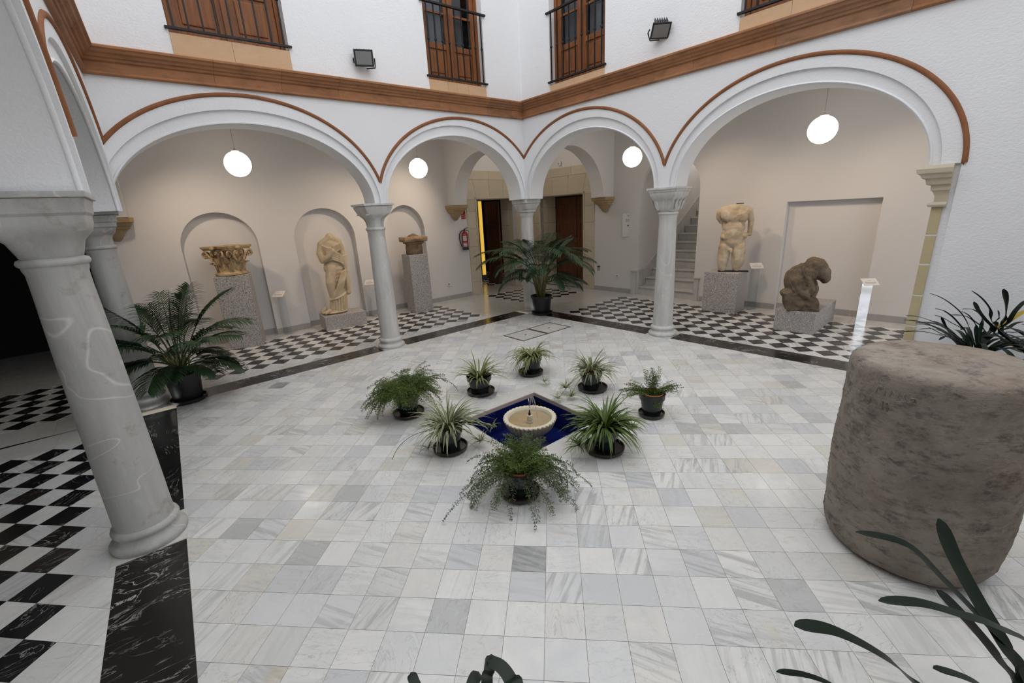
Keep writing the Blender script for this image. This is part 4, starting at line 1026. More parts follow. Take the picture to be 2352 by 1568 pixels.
# ------------------------------------------------------------------ carved stone: rounded masses fused by a voxel remesh
def template(kind, n=2):
    b = bmesh.new()
    if kind == 'ico': bmesh.ops.create_icosphere(b, subdivisions=n, radius=1)
    else: bmesh.ops.create_cube(b, size=1); bmesh.ops.triangulate(b, faces=b.faces)
    b.verts.index_update(); r = ([v.co.copy() for v in b.verts], [tuple(v.index for v in f.verts) for f in b.faces]); b.free(); return r
ICO2, ICO3, CUBE = template('ico', 2), template('ico', 3), template('cube')
def blob(name, mat, parent, parts, voxel=0.012, smooth=4, rough=0.0, seed=0, sx=1.0, lean=0.0):
    """parts: ('e', centre, radii, (rx, ry, rz)) or ('c', [(x, y, z, r), ...]) swept balls"""
    V, Fc = [], []
    def put(tpl, M):
        k = len(V)
        W_ = [M @ q for q in tpl[0]]
        V.extend([Vector((q.x * sx + q.z * lean, q.y, q.z)) for q in W_]); Fc.extend([(f[0] + k, f[1] + k, f[2] + k) for f in tpl[1]])
    for p in parts:
        if p[0] in 'eb':
            M = Matrix.Translation(p[1]) @ Euler(p[3] if len(p) > 3 else (0, 0, 0)).to_matrix().to_4x4() @ Matrix.Diagonal((*p[2], 1))
            put(ICO3 if p[0] == 'e' else CUBE, M)
        else:
            pts = p[1]
            for (x0, y0, z0, r0), (x1, y1, z1, r1) in zip(pts, pts[1:]):
                L = math.dist((x0, y0, z0), (x1, y1, z1)); n = max(2, int(L / (0.5 * min(r0, r1))) + 1)
                for i in range(n + 1):
                    f = i / n; put(ICO2, Matrix.Translation((x0 + (x1 - x0) * f, y0 + (y1 - y0) * f, z0 + (z1 - z0) * f)) @ Matrix.Scale(r0 + (r1 - r0) * f, 4))
    me = bpy.data.meshes.new('tmp'); me.from_pydata(V, [], Fc)
    o = bpy.data.objects.new('tmp', me); COL.objects.link(o)
    md = o.modifiers.new('r', 'REMESH'); md.mode = 'VOXEL'; md.voxel_size = voxel
    sm = o.modifiers.new('s', 'SMOOTH'); sm.factor = 0.5; sm.iterations = smooth
    dg = bpy.context.evaluated_depsgraph_get(); ev = o.evaluated_get(dg)
    nm = bpy.data.meshes.new_from_object(ev)
    bpy.data.objects.remove(o); bpy.data.meshes.remove(me)
    if rough:
        for v in nm.vertices:
            v.co += v.normal * (noise.noise(v.co * 14 + Vector((seed, 0, 0))) * rough + noise.noise(v.co * 38 + Vector((0, seed, 0))) * rough * 0.5)
    nm.name = name; nm.materials.clear(); nm.materials.append(MT[mat]); nm.shade_smooth()
    o = bpy.data.objects.new(name, nm); link(o, parent); return o

# headless draped woman
t = thing('draped_statue', 'headless marble statue of a woman in folded robes standing in a niche', 'statue', (PED2[0] - 0.115, PED2[1] - 0.05, 0.272), ang(*PED2) + 0.10)
P = [('e', (-0.01, 0.0, 0.03), (0.27, 0.19, 0.035))]
P += [('c', [(0.06, 0.03, 0.06, 0.16), (0.05, 0.03, 0.5, 0.155), (0.02, 0.03, 0.85, 0.165)]), ('c', [(-0.05, -0.07, 0.34, 0.075), (-0.11, -0.11, 0.62, 0.095), (-0.07, -0.04, 0.86, 0.125)]),
      ('e', (-0.03, 0.02, 0.90), (0.195, 0.145, 0.17)), ('e', (-0.05, 0.02, 1.10), (0.165, 0.125, 0.20)), ('e', (-0.08, 0.01, 1.27), (0.195, 0.125, 0.15)),
      ('e', (-0.11, 0.01, 1.42), (0.085, 0.08, 0.11)), ('c', [(-0.27, 0.01, 1.33, 0.07), (-0.10, 0.0, 1.44, 0.075), (0.06, 0.0, 1.35, 0.075)]),
      ('c', [(-0.265, 0.0, 1.31, 0.075), (-0.29, -0.02, 1.17, 0.072), (-0.235, -0.06, 1.04, 0.070), (-0.13, -0.12, 1.10, 0.055), (-0.06, -0.13, 1.19, 0.045)]),
      ('c', [(0.07, 0.0, 1.33, 0.075), (0.13, 0.0, 1.18, 0.072), (0.17, -0.02, 1.04, 0.068), (0.195, -0.05, 0.92, 0.052), (0.20, -0.06, 0.86, 0.035)]),
      ('c', [(0.205, -0.04, 0.84, 0.035), (0.22, -0.02, 0.66, 0.05), (0.25, -0.01, 0.48, 0.062), (0.27, 0.0, 0.38, 0.058)]),
      ('c', [(-0.13, -0.13, 0.075, 0.04), (-0.20, -0.18, 0.05, 0.035)]), ('c', [(-0.20, 0.02, 0.10, 0.045), (-0.25, 0.0, 0.06, 0.04)])]
# pleats of the under-robe, hem of the mantle and the folds
for i in range(9):
    a = -2.75 + 2.35 * i / 8; P.append(('c', [(0.06 + 0.185 * math.cos(a), 0.03 + 0.17 * math.sin(a), 0.05, 0.022), (0.06 + 0.168 * math.cos(a), 0.03 + 0.158 * math.sin(a), 0.36, 0.016)]))
def wrap(z, x, k=1.0): return -0.165 * k * math.sqrt(max(0.05, 1 - ((x - 0.0) / 0.24) ** 2))
P.append(('c', [(-0.12, -0.10, 0.285, 0.02), (0.02, -0.145, 0.30, 0.02), (0.14, -0.12, 0.34, 0.02), (0.21, -0.03, 0.39, 0.02)]))
for k in range(6):
    x0 = -0.16 + 0.05 * k; P.append(('c', [(-0.04 + 0.03 * k, -0.145 + 0.006 * k, 0.33 + 0.008 * k, 0.015), (0.03 + 0.03 * k, -0.166 + 0.008 * k, 0.55 + 0.02 * k, 0.017), (0.10 + 0.022 * k, -0.140 + 0.012 * k, 0.80 + 0.01 * k, 0.010)]))
for k in range(5):
    z = 1.00 + 0.035 * k; P.append(('c', [(-0.19, -0.07, z + 0.02, 0.016), (-0.06, -0.142, z + 0.045, 0.017), (0.08, -0.135, z - 0.015, 0.016), (0.16, -0.075, z - 0.085, 0.014)]))
for k in range(5):
    P.append(('c', [(-0.27 + 0.012 * k, -0.06, 1.31 - 0.035 * k, 0.013), (-0.17, -0.115, 1.26 - 0.03 * k, 0.016), (-0.07, -0.13, 1.24 - 0.02 * k, 0.013)]))
    P.append(('c', [(0.09, -0.065, 1.33 - 0.03 * k, 0.012), (0.02, -0.11, 1.30 - 0.03 * k, 0.015), (-0.06, -0.125, 1.27 - 0.02 * k, 0.013)]))
for k in range(4): P.append(('c', [(0.19 + 0.02 * k, -0.06 + 0.01 * k, 0.80, 0.012), (0.225 + 0.022 * k, -0.065 + 0.02 * k, 0.60, 0.016), (0.245 + 0.02 * k, -0.05 + 0.02 * k, 0.38, 0.016)]))
for z in (1.09, 1.00): P.append(('c', [(0.09, -0.05, z - 0.005, 0.012), (0.155, -0.08, z, 0.013), (0.225, -0.05, z, 0.012)]))
blob('robed_body', 'drapery_marble', t, P, 0.0075, 1, sx=0.93, lean=0.15)

# male torso
t = thing('male_torso', 'pale marble male torso without head, forearms and lower legs', 'statue', (PED4[0] + 0.115, PED4[1] - 0.075, 0.742), ang(*PED4) + 0.05)
P = [('c', [(-0.225, -0.03, 0.08, 0.085), (-0.205, -0.03, 0.22, 0.108), (-0.155, 0.0, 0.42, 0.125)]), ('c', [(0.035, -0.03, 0.08, 0.078), (0.075, -0.04, 0.22, 0.122), (0.10, 0.0, 0.42, 0.140)]),
     ('e', (-0.01, 0.02, 0.53), (0.235, 0.145, 0.14)), ('e', (0.0, 0.02, 0.66), (0.215, 0.135, 0.15)), ('e', (0.015, 0.02, 0.80), (0.215, 0.13, 0.16)), ('e', (0.03, 0.02, 0.96), (0.245, 0.14, 0.16)),
     ('c', [(-0.17, 0.02, 1.06, 0.095), (0.04, 0.02, 1.10, 0.10), (0.26, 0.02, 1.06, 0.09)]), ('e', (0.05, 0.02, 1.13), (0.10, 0.085, 0.06)),
     ('e', (-0.075, -0.075, 0.985), (0.135, 0.058, 0.10), (0, 0, 0.2)), ('e', (0.145, -0.075, 0.985), (0.135, 0.058, 0.10), (0, 0, -0.2)),
     ('e', (-0.055, -0.076, 0.78), (0.09, 0.04, 0.12)), ('e', (0.085, -0.076, 0.78), (0.09, 0.04, 0.12)), ('e', (0.01, -0.080, 0.64), (0.17, 0.05, 0.16)),
     ('e', (0.0, -0.09, 0.53), (0.13, 0.045, 0.075)), ('e', (-0.18, -0.02, 0.62), (0.055, 0.085, 0.06)), ('e', (0.20, -0.02, 0.64), (0.058, 0.085, 0.06)),
     ('c', [(-0.20, 0.01, 1.05, 0.085), (-0.235, 0.0, 0.97, 0.062), (-0.205, -0.01, 0.885, 0.036)]),
     ('c', [(0.30, 0.02, 1.05, 0.078), (0.335, 0.03, 0.92, 0.058), (0.315, 0.02, 0.78, 0.052), (0.295, 0.02, 0.67, 0.048)]),
     ('e', (-0.055, -0.135, 0.40), (0.040, 0.035, 0.042)), ('e', (-0.055, -0.14, 0.365), (0.022, 0.025, 0.036))]
blob('torso', 'statue_marble', t, P, 0.010, 9, 0.0035, 3, sx=0.90, lean=-0.115)
mb = MB(); mb.box((0.0, 0.10, 1.192), (0.12, 0.03, 0.012)); mb.build('mounting_clamp', 'iron', t)
mb = MB(); mb.box((-0.02, 0.0, 0.007), (0.50, 0.14, 0.014)); mb.build('mounting_plate', 'iron', t)

# crouching weathered figure
t = thing('crouching_figure', 'dark weathered stone figure crouching on a block, head bent to the right', 'statue', (5.30, 5.14, 0.333), ang(5.30, 5.14) + 0.15)
P = [('b', (0.0, 0.03, 0.085), (0.50, 0.52, 0.17)), ('e', (0.0, 0.0, 0.11), (0.28, 0.27, 0.11)), ('e', (-0.14, -0.08, 0.25), (0.185, 0.16, 0.08)), ('b', (-0.08, -0.12, 0.20), (0.38, 0.22, 0.14)),
     ('e', (0.02, 0.05, 0.42), (0.22, 0.25, 0.25), (0, 0.5, 0)), ('e', (-0.10, 0.02, 0.40), (0.14, 0.18, 0.20)), ('e', (0.10, 0.0, 0.53), (0.17, 0.2, 0.17)), ('e', (0.14, 0.1, 0.32), (0.16, 0.2, 0.2)),
     ('e', (0.27, -0.02, 0.62), (0.19, 0.20, 0.165), (0, 0.5, 0)), ('e', (0.36, -0.06, 0.55), (0.105, 0.15, 0.145)),
     ('c', [(-0.10, -0.20, 0.46, 0.05), (-0.06, -0.22, 0.33, 0.05), (0.06, -0.24, 0.24, 0.055)]), ('c', [(0.10, -0.18, 0.50, 0.05), (0.16, -0.20, 0.36, 0.05), (0.02, -0.24, 0.26, 0.04)])]
for k in range(6): P.append(('c', [(-0.17 + 0.055 * k, -0.19, 0.43 - 0.015 * k, 0.014), (-0.13 + 0.05 * k, -0.225, 0.34 - 0.012 * k, 0.018), (-0.08 + 0.045 * k, -0.235, 0.255, 0.015)]))
for k in range(5): P.append(('c', [(0.06 + 0.05 * k, -0.17 + 0.01 * k, 0.70 - 0.01 * k, 0.012), (0.03 + 0.05 * k, -0.21, 0.60, 0.018), (0.06 + 0.04 * k, -0.20, 0.50, 0.016)]))
blob('body', 'lion_stone', t, P, 0.011, 3, 0.012, 7, sx=0.85, lean=-0.16)

# broken brown capital
t = thing('broken_capital', 'broken brown stone capital with a pale top slab on a granite pedestal', 'capital', (PED3[0] + 0.01, PED3[1], 1.245), ang(*PED3) + 0.3)
blob('bell', 'brown_stone', t, [('c', [(0, 0, 0.03, 0.155), (0, 0, 0.12, 0.150), (0, 0, 0.20, 0.165), (0, 0, 0.25, 0.18)]), ('b', (0, 0, 0.10), (0.29, 0.29, 0.20)), ('b', (0.0, 0, 0.245), (0.36, 0.34, 0.05))], 0.012, 3, 0.008, 2)
blob('top_slab', 'ochre_crust', t, [('b', (0.0, 0, 0.315), (0.50, 0.42, 0.10)), ('e', (-0.20, -0.05, 0.31), (0.09, 0.17, 0.055)), ('e', (0.22, 0.03, 0.33), (0.08, 0.15, 0.04)), ('e', (0.0, -0.15, 0.32), (0.22, 0.09, 0.05))], 0.012, 3, 0.010, 9)

# Corinthian capital with acanthus leaves and scrolls
t = thing('corinthian_capital', 'carved ochre stone Corinthian capital with curled leaves on a tall pedestal', 'capital', (PED1[0] + 0.0, PED1[1], 1.235), ang(*PED1) + math.radians(38))
mb = MB(); mb.lathe([(0.215, 0.0), (0.238, 0.012), (0.238, 0.035), (0.205, 0.05), (0.190, 0.07), (0.188, 0.25), (0.200, 0.34), (0.225, 0.40), (0.232, 0.415)], 36); mb.build('bell', 'ochre_stone', t, 40)
mb = MB(); rgs = []
for z, s in ((0.415, 0.93), (0.44, 0.96), (0.445, 1.0), (0.475, 1.03), (0.48, 1.02)):
    r = []
    for k in range(4):
        a0 = PI / 4 + k * PI / 2
        c0 = Vector((math.cos(a0), math.sin(a0))) * 0.385; c1 = Vector((math.cos(a0 + PI / 2), math.sin(a0 + PI / 2))) * 0.385; mdir = Vector((math.cos(a0 + PI / 4), math.sin(a0 + PI / 4)))
        tdir = (c1 - c0).normalized()
        for f in (0.06, 0.2, 0.35, 0.5, 0.65, 0.8, 0.94):
            q = c0 + (c1 - c0) * f - mdir * (0.045 * math.sin(PI * f)); r.append((q.x * s, q.y * s, z))
    rgs.append(r)
mb.rings(rgs); mb.build('abacus', 'ochre_stone', t, 30)
def acanthus(a, z0, h, r0, w):
    mb = MB(); rg = []
    prof = [(0.0, 0.0, 0.9), (0.25, 0.012, 1.0), (0.5, 0.02, 1.05), (0.72, 0.035, 0.95), (0.88, 0.065, 0.8), (0.97, 0.10, 0.6), (0.95, 0.13, 0.45), (0.86, 0.14, 0.2)]
    for i, (f, d, k) in enumerate(prof):
        c = Vector((math.cos(a), math.sin(a), 0)); s = Vector((-math.sin(a), math.cos(a), 0)); R = r0 + d * 0.62
        row = []
        for j, x in enumerate((-1, -0.66, -0.33, 0, 0.33, 0.66, 1)):
            lobe = (0.010 if j % 2 else -0.006); ed = 0.012 if (i % 2 and abs(x) == 1) else 0
            row.append(c * (R + lobe - 0.035 * x * x) + s * (x * (w * k + ed)) + Vector((0, 0, z0 + h * f + (-0.014 if abs(x) == 1 else 0))))
        rg.append(row)
    back = [[q - Vector((math.cos(a), math.sin(a), 0)) * 0.022 for q in reversed(row)] for row in rg]
    mb.rings([a_ + b_ for a_, b_ in zip(rg, back)]); mb.build('acanthus_leaf', 'ochre_stone', t, 60)
for k in range(8): acanthus(k * PI / 4, 0.05, 0.17, 0.195, 0.066)
for k in range(8): acanthus(k * PI / 4 + PI / 8, 0.11, 0.21, 0.200, 0.060)
for k in range(4):
    for sgn in (-1, 1):
        a = PI / 4 + k * PI / 2; cd = Vector((math.cos(a), math.sin(a), 0)); sd = Vector((-math.sin(a), math.cos(a), 0)) * sgn
        pts = [cd * 0.22 + sd * 0.13 + Vector((0, 0, 0.24)), cd * 0.25 + sd * 0.10 + Vector((0, 0, 0.32)), cd * 0.29 + sd * 0.06 + Vector((0, 0, 0.385))]
        ax = (cd * 0.8 + sd * -0.25).normalized(); c0 = cd * 0.305 + sd * 0.045 + Vector((0, 0, 0.345))
        for i in range(20):
            th = 1.3 - i * 0.55; rr = 0.052 * (1 - i / 23); pts.append(c0 + ax * (math.cos(th) * rr) + Vector((0, 0, math.sin(th) * rr)))
        mb = MB(); mb.tube(pts, [0.016] * 3 + [0.015 - 0.0004 * i for i in range(20)], 6); mb.build('volute', 'ochre_stone', t, 60)
    a = k * PI / 2
    mb = MB(); c = Vector((math.cos(a), math.sin(a), 0)); mb.lathe([(0.01, -0.03), (0.035, -0.02), (0.042, 0.0), (0.035, 0.02), (0.01, 0.03)], 10, (c.x * 0.255, c.y * 0.255, 0.445)); mb.build('abacus_flower', 'ochre_stone', t, 60)
    for sgn in (-1, 1):
        sd = Vector((-math.sin(a), math.cos(a), 0)) * sgn; pts = [c * 0.215 + sd * 0.085 + Vector((0, 0, 0.26)), c * 0.235 + sd * 0.075 + Vector((0, 0, 0.34))]
        c0 = c * 0.245 + sd * 0.048 + Vector((0, 0, 0.365))
        for i in range(14):
            th = 0.4 + i * 0.55; rr = 0.032 * (1 - i / 16); pts.append(c0 + sd * (math.cos(th) * rr) + Vector((0, 0, math.sin(th) * rr)))
        mb = MB(); mb.tube(pts, 0.010, 6); mb.build('helix', 'ochre_stone', t, 60)

# ------------------------------------------------------------------ label stands: tilted card on a clear acrylic sheet
def lectern(label, fr, u, n, h=0.76, rz=0.0, w=0.155, sheet='acrylic'):
    p = fr.P(u, n, 0); t = thing('label_stand', label, 'sign', (p.x, p.y, 0), math.radians(fr.ang) + rz, 'museum label stands of clear acrylic')
    mb = MB(); mb.box((0, 0, h / 2), (w, 0.010, h)); mb.build('acrylic_sheet', sheet, t)
    M = Matrix.Translation((0, -0.045, h + 0.03)) @ Matrix.Rotation(math.radians(35), 4, 'X')
    mb = MB(); mb.box((0, 0, 0), (0.215, 0.150, 0.006), M=M); c = mb.build('card', 'card', t)
    for y, ww in ((0.028, 0.05), (-0.012, 0.16), (-0.026, 0.16), (-0.040, 0.12)):
        mb = MB(); mb.box((0, y, 0.0036), (ww, 0.0045, 0.0008), M=M); mb.build('text_line', 'print_grey', c)
lectern('label stand to the right of the tall pedestal with the Corinthian capital', FL, 1.93, 2.52, 0.75)
lectern('label stand between the draped statue and the slender column', FL, 3.68, 2.50, 0.72)
lectern('label stand to the right of the male torso', FR, 3.30, 2.60, 0.80)
lectern('label stand at the right end of the right gallery, its sheet mirroring the court', FR, 4.98, 2.42, 0.66, 0.0, 0.155, 'acrylic_mirror')

# ------------------------------------------------------------------ small wall fittings
def text(body, size, mat, parent, M, name='lettering', extrude=0.0008, align='CENTER'):
    c = bpy.data.curves.new('t', 'FONT'); c.body = body; c.size = size; c.extrude = extrude; c.align_x = align; c.align_y = 'CENTER'; c.resolution_u = 3
    o = bpy.data.objects.new('t', c); COL.objects.link(o)
    me = bpy.data.meshes.new_from_object(o.evaluated_get(bpy.context.evaluated_depsgraph_get()))
    bpy.data.objects.remove(o); bpy.data.curves.remove(c)
    me.transform(M); me.name = name; me.materials.clear(); me.materials.append(MT[mat])
    r = bpy.data.objects.new(name, me); link(r, parent); return r
UP = Matrix.Rotation(PI / 2, 4, 'X')          # text plane standing upright, facing local -y
def wall_thing(name, label, cat, fr, u, n, z, group=None):
    p = fr.P(u, n, z); return thing(name, label, cat, (p.x, p.y, z), math.radians(fr.ang), group)
# extinguisher sign
t = wall_thing('extinguisher_sign', 'red fire extinguisher sign on the white wall beside the left doorway', 'sign', FL, 6.27, OL, 2.035)
mb = MB(); mb.box((0, -0.004, 0), (0.205, 0.006, 0.285)); mb.build('plate', 'card', t)
mb = MB(); mb.box((0, -0.008, 0.048), (0.195, 0.003, 0.180)); mb.build('pictogram_field', 'sign_red', t)
mb = MB(); mb.box((0, -0.008, -0.092), (0.195, 0.003, 0.085)); mb.build('text_field', 'sign_red', t)
mb = MB(); mb.lathe([(0.024, -0.065), (0.026, -0.055), (0.026, 0.03), (0.016, 0.05), (0.007, 0.055), (0.007, 0.068)], 12, (0, 0, 0), True, True)
mb.v = [(x + 0.012, y * 0.06 - 0.0105, z + 0.05) for x, y, z in mb.v]; mb.build('pictogram', 'card', t, 50)
mb = MB(); mb.tube([(0.012, -0.011, 0.118), (-0.02, -0.011, 0.115), (-0.045, -0.011, 0.09), (-0.055, -0.011, 0.03), (-0.06, -0.011, -0.02)], 0.004, 5); mb.tube([(-0.01, -0.011, 0.128), (0.045, -0.011, 0.122)], 0.004, 5); mb.build('hose_mark', 'card', t)
text('EXTINTOR', 0.038, 'card', t, Matrix.Translation((0, -0.0105, -0.092)) @ UP)
# extinguisher
t = wall_thing('fire_extinguisher', 'red fire extinguisher hanging on the wall left of the dark doorway', 'extinguisher', FL, 6.25, OL - 0.095, 1.17)
mb = MB(); mb.lathe([(0.070, 0.0), (0.075, 0.012), (0.075, 0.06), (0.072, 0.066)], 24); mb.build('foot', 'dark_plastic', t, 50)
mb = MB(); mb.lathe([(0.072, 0.066), (0.072, 0.36), (0.066, 0.395), (0.045, 0.425), (0.022, 0.44), (0.020, 0.455)], 28); b = mb.build('cylinder', 'extinguisher_red', t, 50)
mb = MB(); mb.lathe([(0.018, 0.45), (0.022, 0.46), (0.022, 0.49), (0.012, 0.50)], 12); mb.build('valve', 'dark_plastic', t, 50)
mb = MB(); mb.tube([(-0.01, 0, 0.485), (0.03, 0, 0.515), (0.10, 0, 0.525)], [0.010, 0.009, 0.006], 6); mb.tube([(0.0, 0, 0.475), (0.06, 0, 0.468), (0.115, 0, 0.44)], [0.009, 0.008, 0.006], 6); mb.build('handle', 'dark_plastic', t)
mb = MB(); mb.tube([(-0.01, -0.01, 0.47), (-0.07, -0.02, 0.455), (-0.125, -0.02, 0.38), (-0.135, -0.02, 0.28), (-0.115, -0.02, 0.17), (-0.085, -0.02, 0.08)], 0.011, 8); mb.build('hose', 'dark_plastic', t, 60)
def curved_patch(name, mat, parent, r, a0, a1, z0, z1):
    mb = MB(); mb.rings([[(r * math.cos(a), r * math.sin(a), z) for z in (z0, z1)] for a in [a0 + (a1 - a0) * i / 10 for i in range(11)]], False, False, False); return mb.build(name, mat, parent)
lb = curved_patch('label', 'card', b, 0.0730, -PI / 2 - 0.55, -PI / 2 + 0.75, 0.215, 0.335)
l2 = curved_patch('label', 'card', b, 0.0730, -PI / 2 - 0.6, -PI / 2 + 0.8, 0.085, 0.155)
curved_patch('label_band', 'card', b, 0.0730, -PI / 2 - 0.6, -PI / 2 + 0.8, 0.168, 0.176)
text('6 Kg', 0.034, 'card', b, Matrix.Translation((0.008, -0.0735, 0.366)) @ UP)
for z, w in ((0.315, 0.07), (0.30, 0.08), (0.285, 0.075), (0.27, 0.08)):
    mb = MB(); mb.box((0.008, -0.0735, z), (w, 0.001, 0.006)); mb.build('text_line', 'print_grey', b)
text('POLVO', 0.030, 'ink', b, Matrix.Translation((0.008, -0.074, 0.235)) @ UP)
text('POLVO', 0.032, 'ink', b, Matrix.Translation((0.010, -0.074, 0.112)) @ UP)
# direction board
t = wall_thing('direction_board', 'pale wall board with small black lettering and an arrow', 'sign', FR, 0.425, OR, 1.578)
mb = MB(); mb.box((0, -0.012, 0), (0.255, 0.02, 0.515)); mb.build('board', 'sign_plate', t, bevel=0.003)
mb = MB()
for i in range(20):
    a, c = 2 * PI * i / 20, 2 * PI * (i + 1) / 20
    mb.add([(0.016 * math.cos(a), -0.0235, 0.205 + 0.016 * math.sin(a)), (0.016 * math.cos(c), -0.0235, 0.205 + 0.016 * math.sin(c)), (0.010 * math.cos(c), -0.0235, 0.205 + 0.010 * math.sin(c)), (0.010 * math.cos(a), -0.0235, 0.205 + 0.010 * math.sin(a))], [(0, 1, 2, 3)])
mb.build('ring_mark', 'ink', t)
text('MUSEO', 0.034, 'ink', t, Matrix.Translation((0, -0.0232, 0.118)) @ UP); text('SALA 1', 0.034, 'ink', t, Matrix.Translation((0, -0.0232, 0.084)) @ UP)
mb = MB(); mb.add([(-0.022, -0.0235, -0.020), (0.0, -0.0235, -0.020), (0.0, -0.0235, -0.008), (-0.022, -0.0235, -0.008)], [(0, 1, 2, 3)]); mb.add([(-0.002, -0.0235, -0.038), (0.024, -0.0235, -0.014), (-0.002, -0.0235, 0.010)], [(0, 1, 2)]); mb.build('arrow', 'ink', t)
mb = MB(); mb.box((-0.005, -0.0235, -0.205), (0.032, 0.0006, 0.005)); mb.build('text_line', 'print_grey', t)
# sockets, card reader, detector
def socket(label, fr, u, off, z):
    t = wall_thing('wall_socket', label, 'socket', fr, u, off, z)
    mb = MB(); mb.box((0, -0.006, 0), (0.150, 0.012, 0.082)); mb.build('plate', 'white_plastic', t, bevel=0.003)
    for x in (-0.036, 0.036):
        mb = MB(); mb.lathe([(0.022, 0), (0.022, 0.003), (0.018, 0.004)], 16); mb.v = [(a + x, -0.012 - c, b_) for a, b_, c in mb.v]; s = mb.build('outlet', 'grey_plastic', t)
        for dx in (-0.008, 0.008):
            q = MB(); q.box((x + dx, -0.0165, 0), (0.005, 0.001, 0.005)); q.build('hole', 'ink', s)
socket('white double wall socket below the fire extinguisher', FL, 5.69, OL, 0.395)
socket('white double wall socket left of the staircase', FR, 0.20, OR, 0.395)
t = wall_thing('card_reader', 'small black and grey card reader beside the brown wooden door', 'card reader', FR, -0.375, OR, 0.55)
mb = MB(); mb.box((0, -0.012, -0.018), (0.085, 0.024, 0.085)); mb.build('body', 'grey_plastic', t, bevel=0.003)
mb = MB(); mb.box((0, -0.013, 0.042), (0.085, 0.026, 0.035)); mb.build('screen', 'dark_plastic', t, bevel=0.003)
t = wall_thing('motion_detector', 'small white motion detector above the brown wooden door', 'detector', FR, -1.60, OR, 3.11)
mb = MB(); mb.box((0.0, -0.03, 0), (0.06, 0.06, 0.10)); mb.build('housing', 'white_plastic', t, bevel=0.008)
mb = MB(); mb.box((-0.035, -0.03, 0), (0.012, 0.05, 0.05)); mb.build('lens', 'dark_plastic', t)

# ------------------------------------------------------------------ floor hatch of two marble covers in metal frames
def bil(Q, a, b): return (Q[0] * (1 - a) + Q[1] * a) * (1 - b) + (Q[3] * (1 - a) + Q[2] * a) * b
for lab, a0, a1 in (('marble floor cover in a brown metal frame, farther from the fountain left half', 0.0, 0.5), ('marble floor cover in a brown metal frame, half nearer the tall palm', 0.5, 1.0)):
    lab = 'left half of the framed marble floor hatch in front of the tall palm' if a0 == 0 else 'right half of the framed marble floor hatch, next to the tall palm'
    t = thing('floor_hatch', lab, 'hatch', (0, 0, 0))
    Q = [bil(HATCH, a0, 0), bil(HATCH, a1, 0), bil(HATCH, a1, 1), bil(HATCH, a0, 1)]; w = 0.05; wb = 0.05
    mb = MB()
    for fa in (((0, 0), (1, 0), (1, wb), (0, wb)), ((0, 1 - wb), (1, 1 - wb), (1, 1), (0, 1)), ((0, wb), (w, wb), (w, 1 - wb), (0, 1 - wb)), ((1 - w, wb), (1, wb), (1, 1 - wb), (1 - w, 1 - wb))):
        mb.prism(ccw([bil(Q, *f) for f in fa]), -0.02, 0.002, True)
    mb.build('frame', 'metal_trim', t)
    fld = hps([bil(Q, *f) for f in ((w, wb), (1 - w, wb), (1 - w, 1 - wb), (w, 1 - wb))])
    for i in range(2, 11):
        for j in range(22, 34):
            c = Vector(((i + 0.5) * T, (j + 0.5) * T)); h = T / 2 - g
            p = inside([c + Vector((x * h, y * h)) for x, y in ((-1, -1), (1, -1), (1, 1), (-1, 1))], fld)
            if len(p) > 2 and area(p) > 2e-4: mb = MB(); mb.prism(ccw(p), -0.02, 0.001); mb.build('marble_piece', 'marble_white', t, recalc=False)
    c = bil(Q, 0.5, 0.5); mb = MB(); mb.lathe([(0.016, 0.001), (0.016, 0.003)], 12, (c.x, c.y, 0)); mb.build('lifting_hole', 'ink', t)

# ------------------------------------------------------------------ fountain
t = thing('fountain_pool', 'sunken square pool lined with dark blue glazed tiles', 'pool', (0, 0, 0))
DEP = -0.30
mb = MB(); mb.prism(ccw([fc + (q - fc) * 1.02 for q in FOUNT]), DEP - 0.06, DEP - 0.012, True); mb.build('pool_bed', 'grout', t)
for i in range(4):
    a, b = FOUNT[i], FOUNT[(i + 1) % 4]; d = (b - a); L = d.length; d = d / L; nv = (fc - (a + b) / 2).normalized(); k = 7; s = L / k
    for j in range(k):
        for r, (z0, z1) in enumerate(((DEP, -0.185), (-0.185, -0.045))):
            p0, p1 = a + d * (s * j + 0.001), a + d * (s * (j + 1) - 0.001)
            mb = MB(); mb.prism(ccw([p0, p1, p1 + nv * 0.010, p0 + nv * 0.010]), z0 + 0.001, z1 - 0.001, True); mb.build('wall_tile', 'blue_glaze', t)
    mb = MB(); mb.prism(ccw([a - nv * 0.02, b - nv * 0.02, b + nv * 0.004, a + nv * 0.004]), -0.043, -0.003, True); mb.build('rim', 'rim_marble', t)
    mb = MB(); mb.prism(ccw([a - nv * 0.03, b - nv * 0.03, b + nv * 0.0005, a + nv * 0.0005]), DEP - 0.02, -0.044, True); mb.build('pool_wall', 'grout', t)
for i in range(7):
    for j in range(7):
        e = 0.001 / 0.14
        p = [bil(FOUNT, (i + e) / 7, (j + e) / 7), bil(FOUNT, (i + 1 - e) / 7, (j + e) / 7), bil(FOUNT, (i + 1 - e) / 7, (j + 1 - e) / 7), bil(FOUNT, (i + e) / 7, (j + 1 - e) / 7)]
        mb = MB(); mb.prism(ccw(p), DEP - 0.02, DEP, False); mb.build('floor_tile', 'blue_glaze', t)
d = (FOUNT[1] - FOUNT[0]).normalized(); cc = FOUNT[0] + (FOUNT[3] - FOUNT[0]).normalized() * 0.10
mb = MB(); nv = Vector((-(FOUNT[3] - FOUNT[0]).y, (FOUNT[3] - FOUNT[0]).x)).normalized()
if nv.dot(fc - cc) < 0: nv = -nv
tv = (FOUNT[3] - FOUNT[0]).normalized()
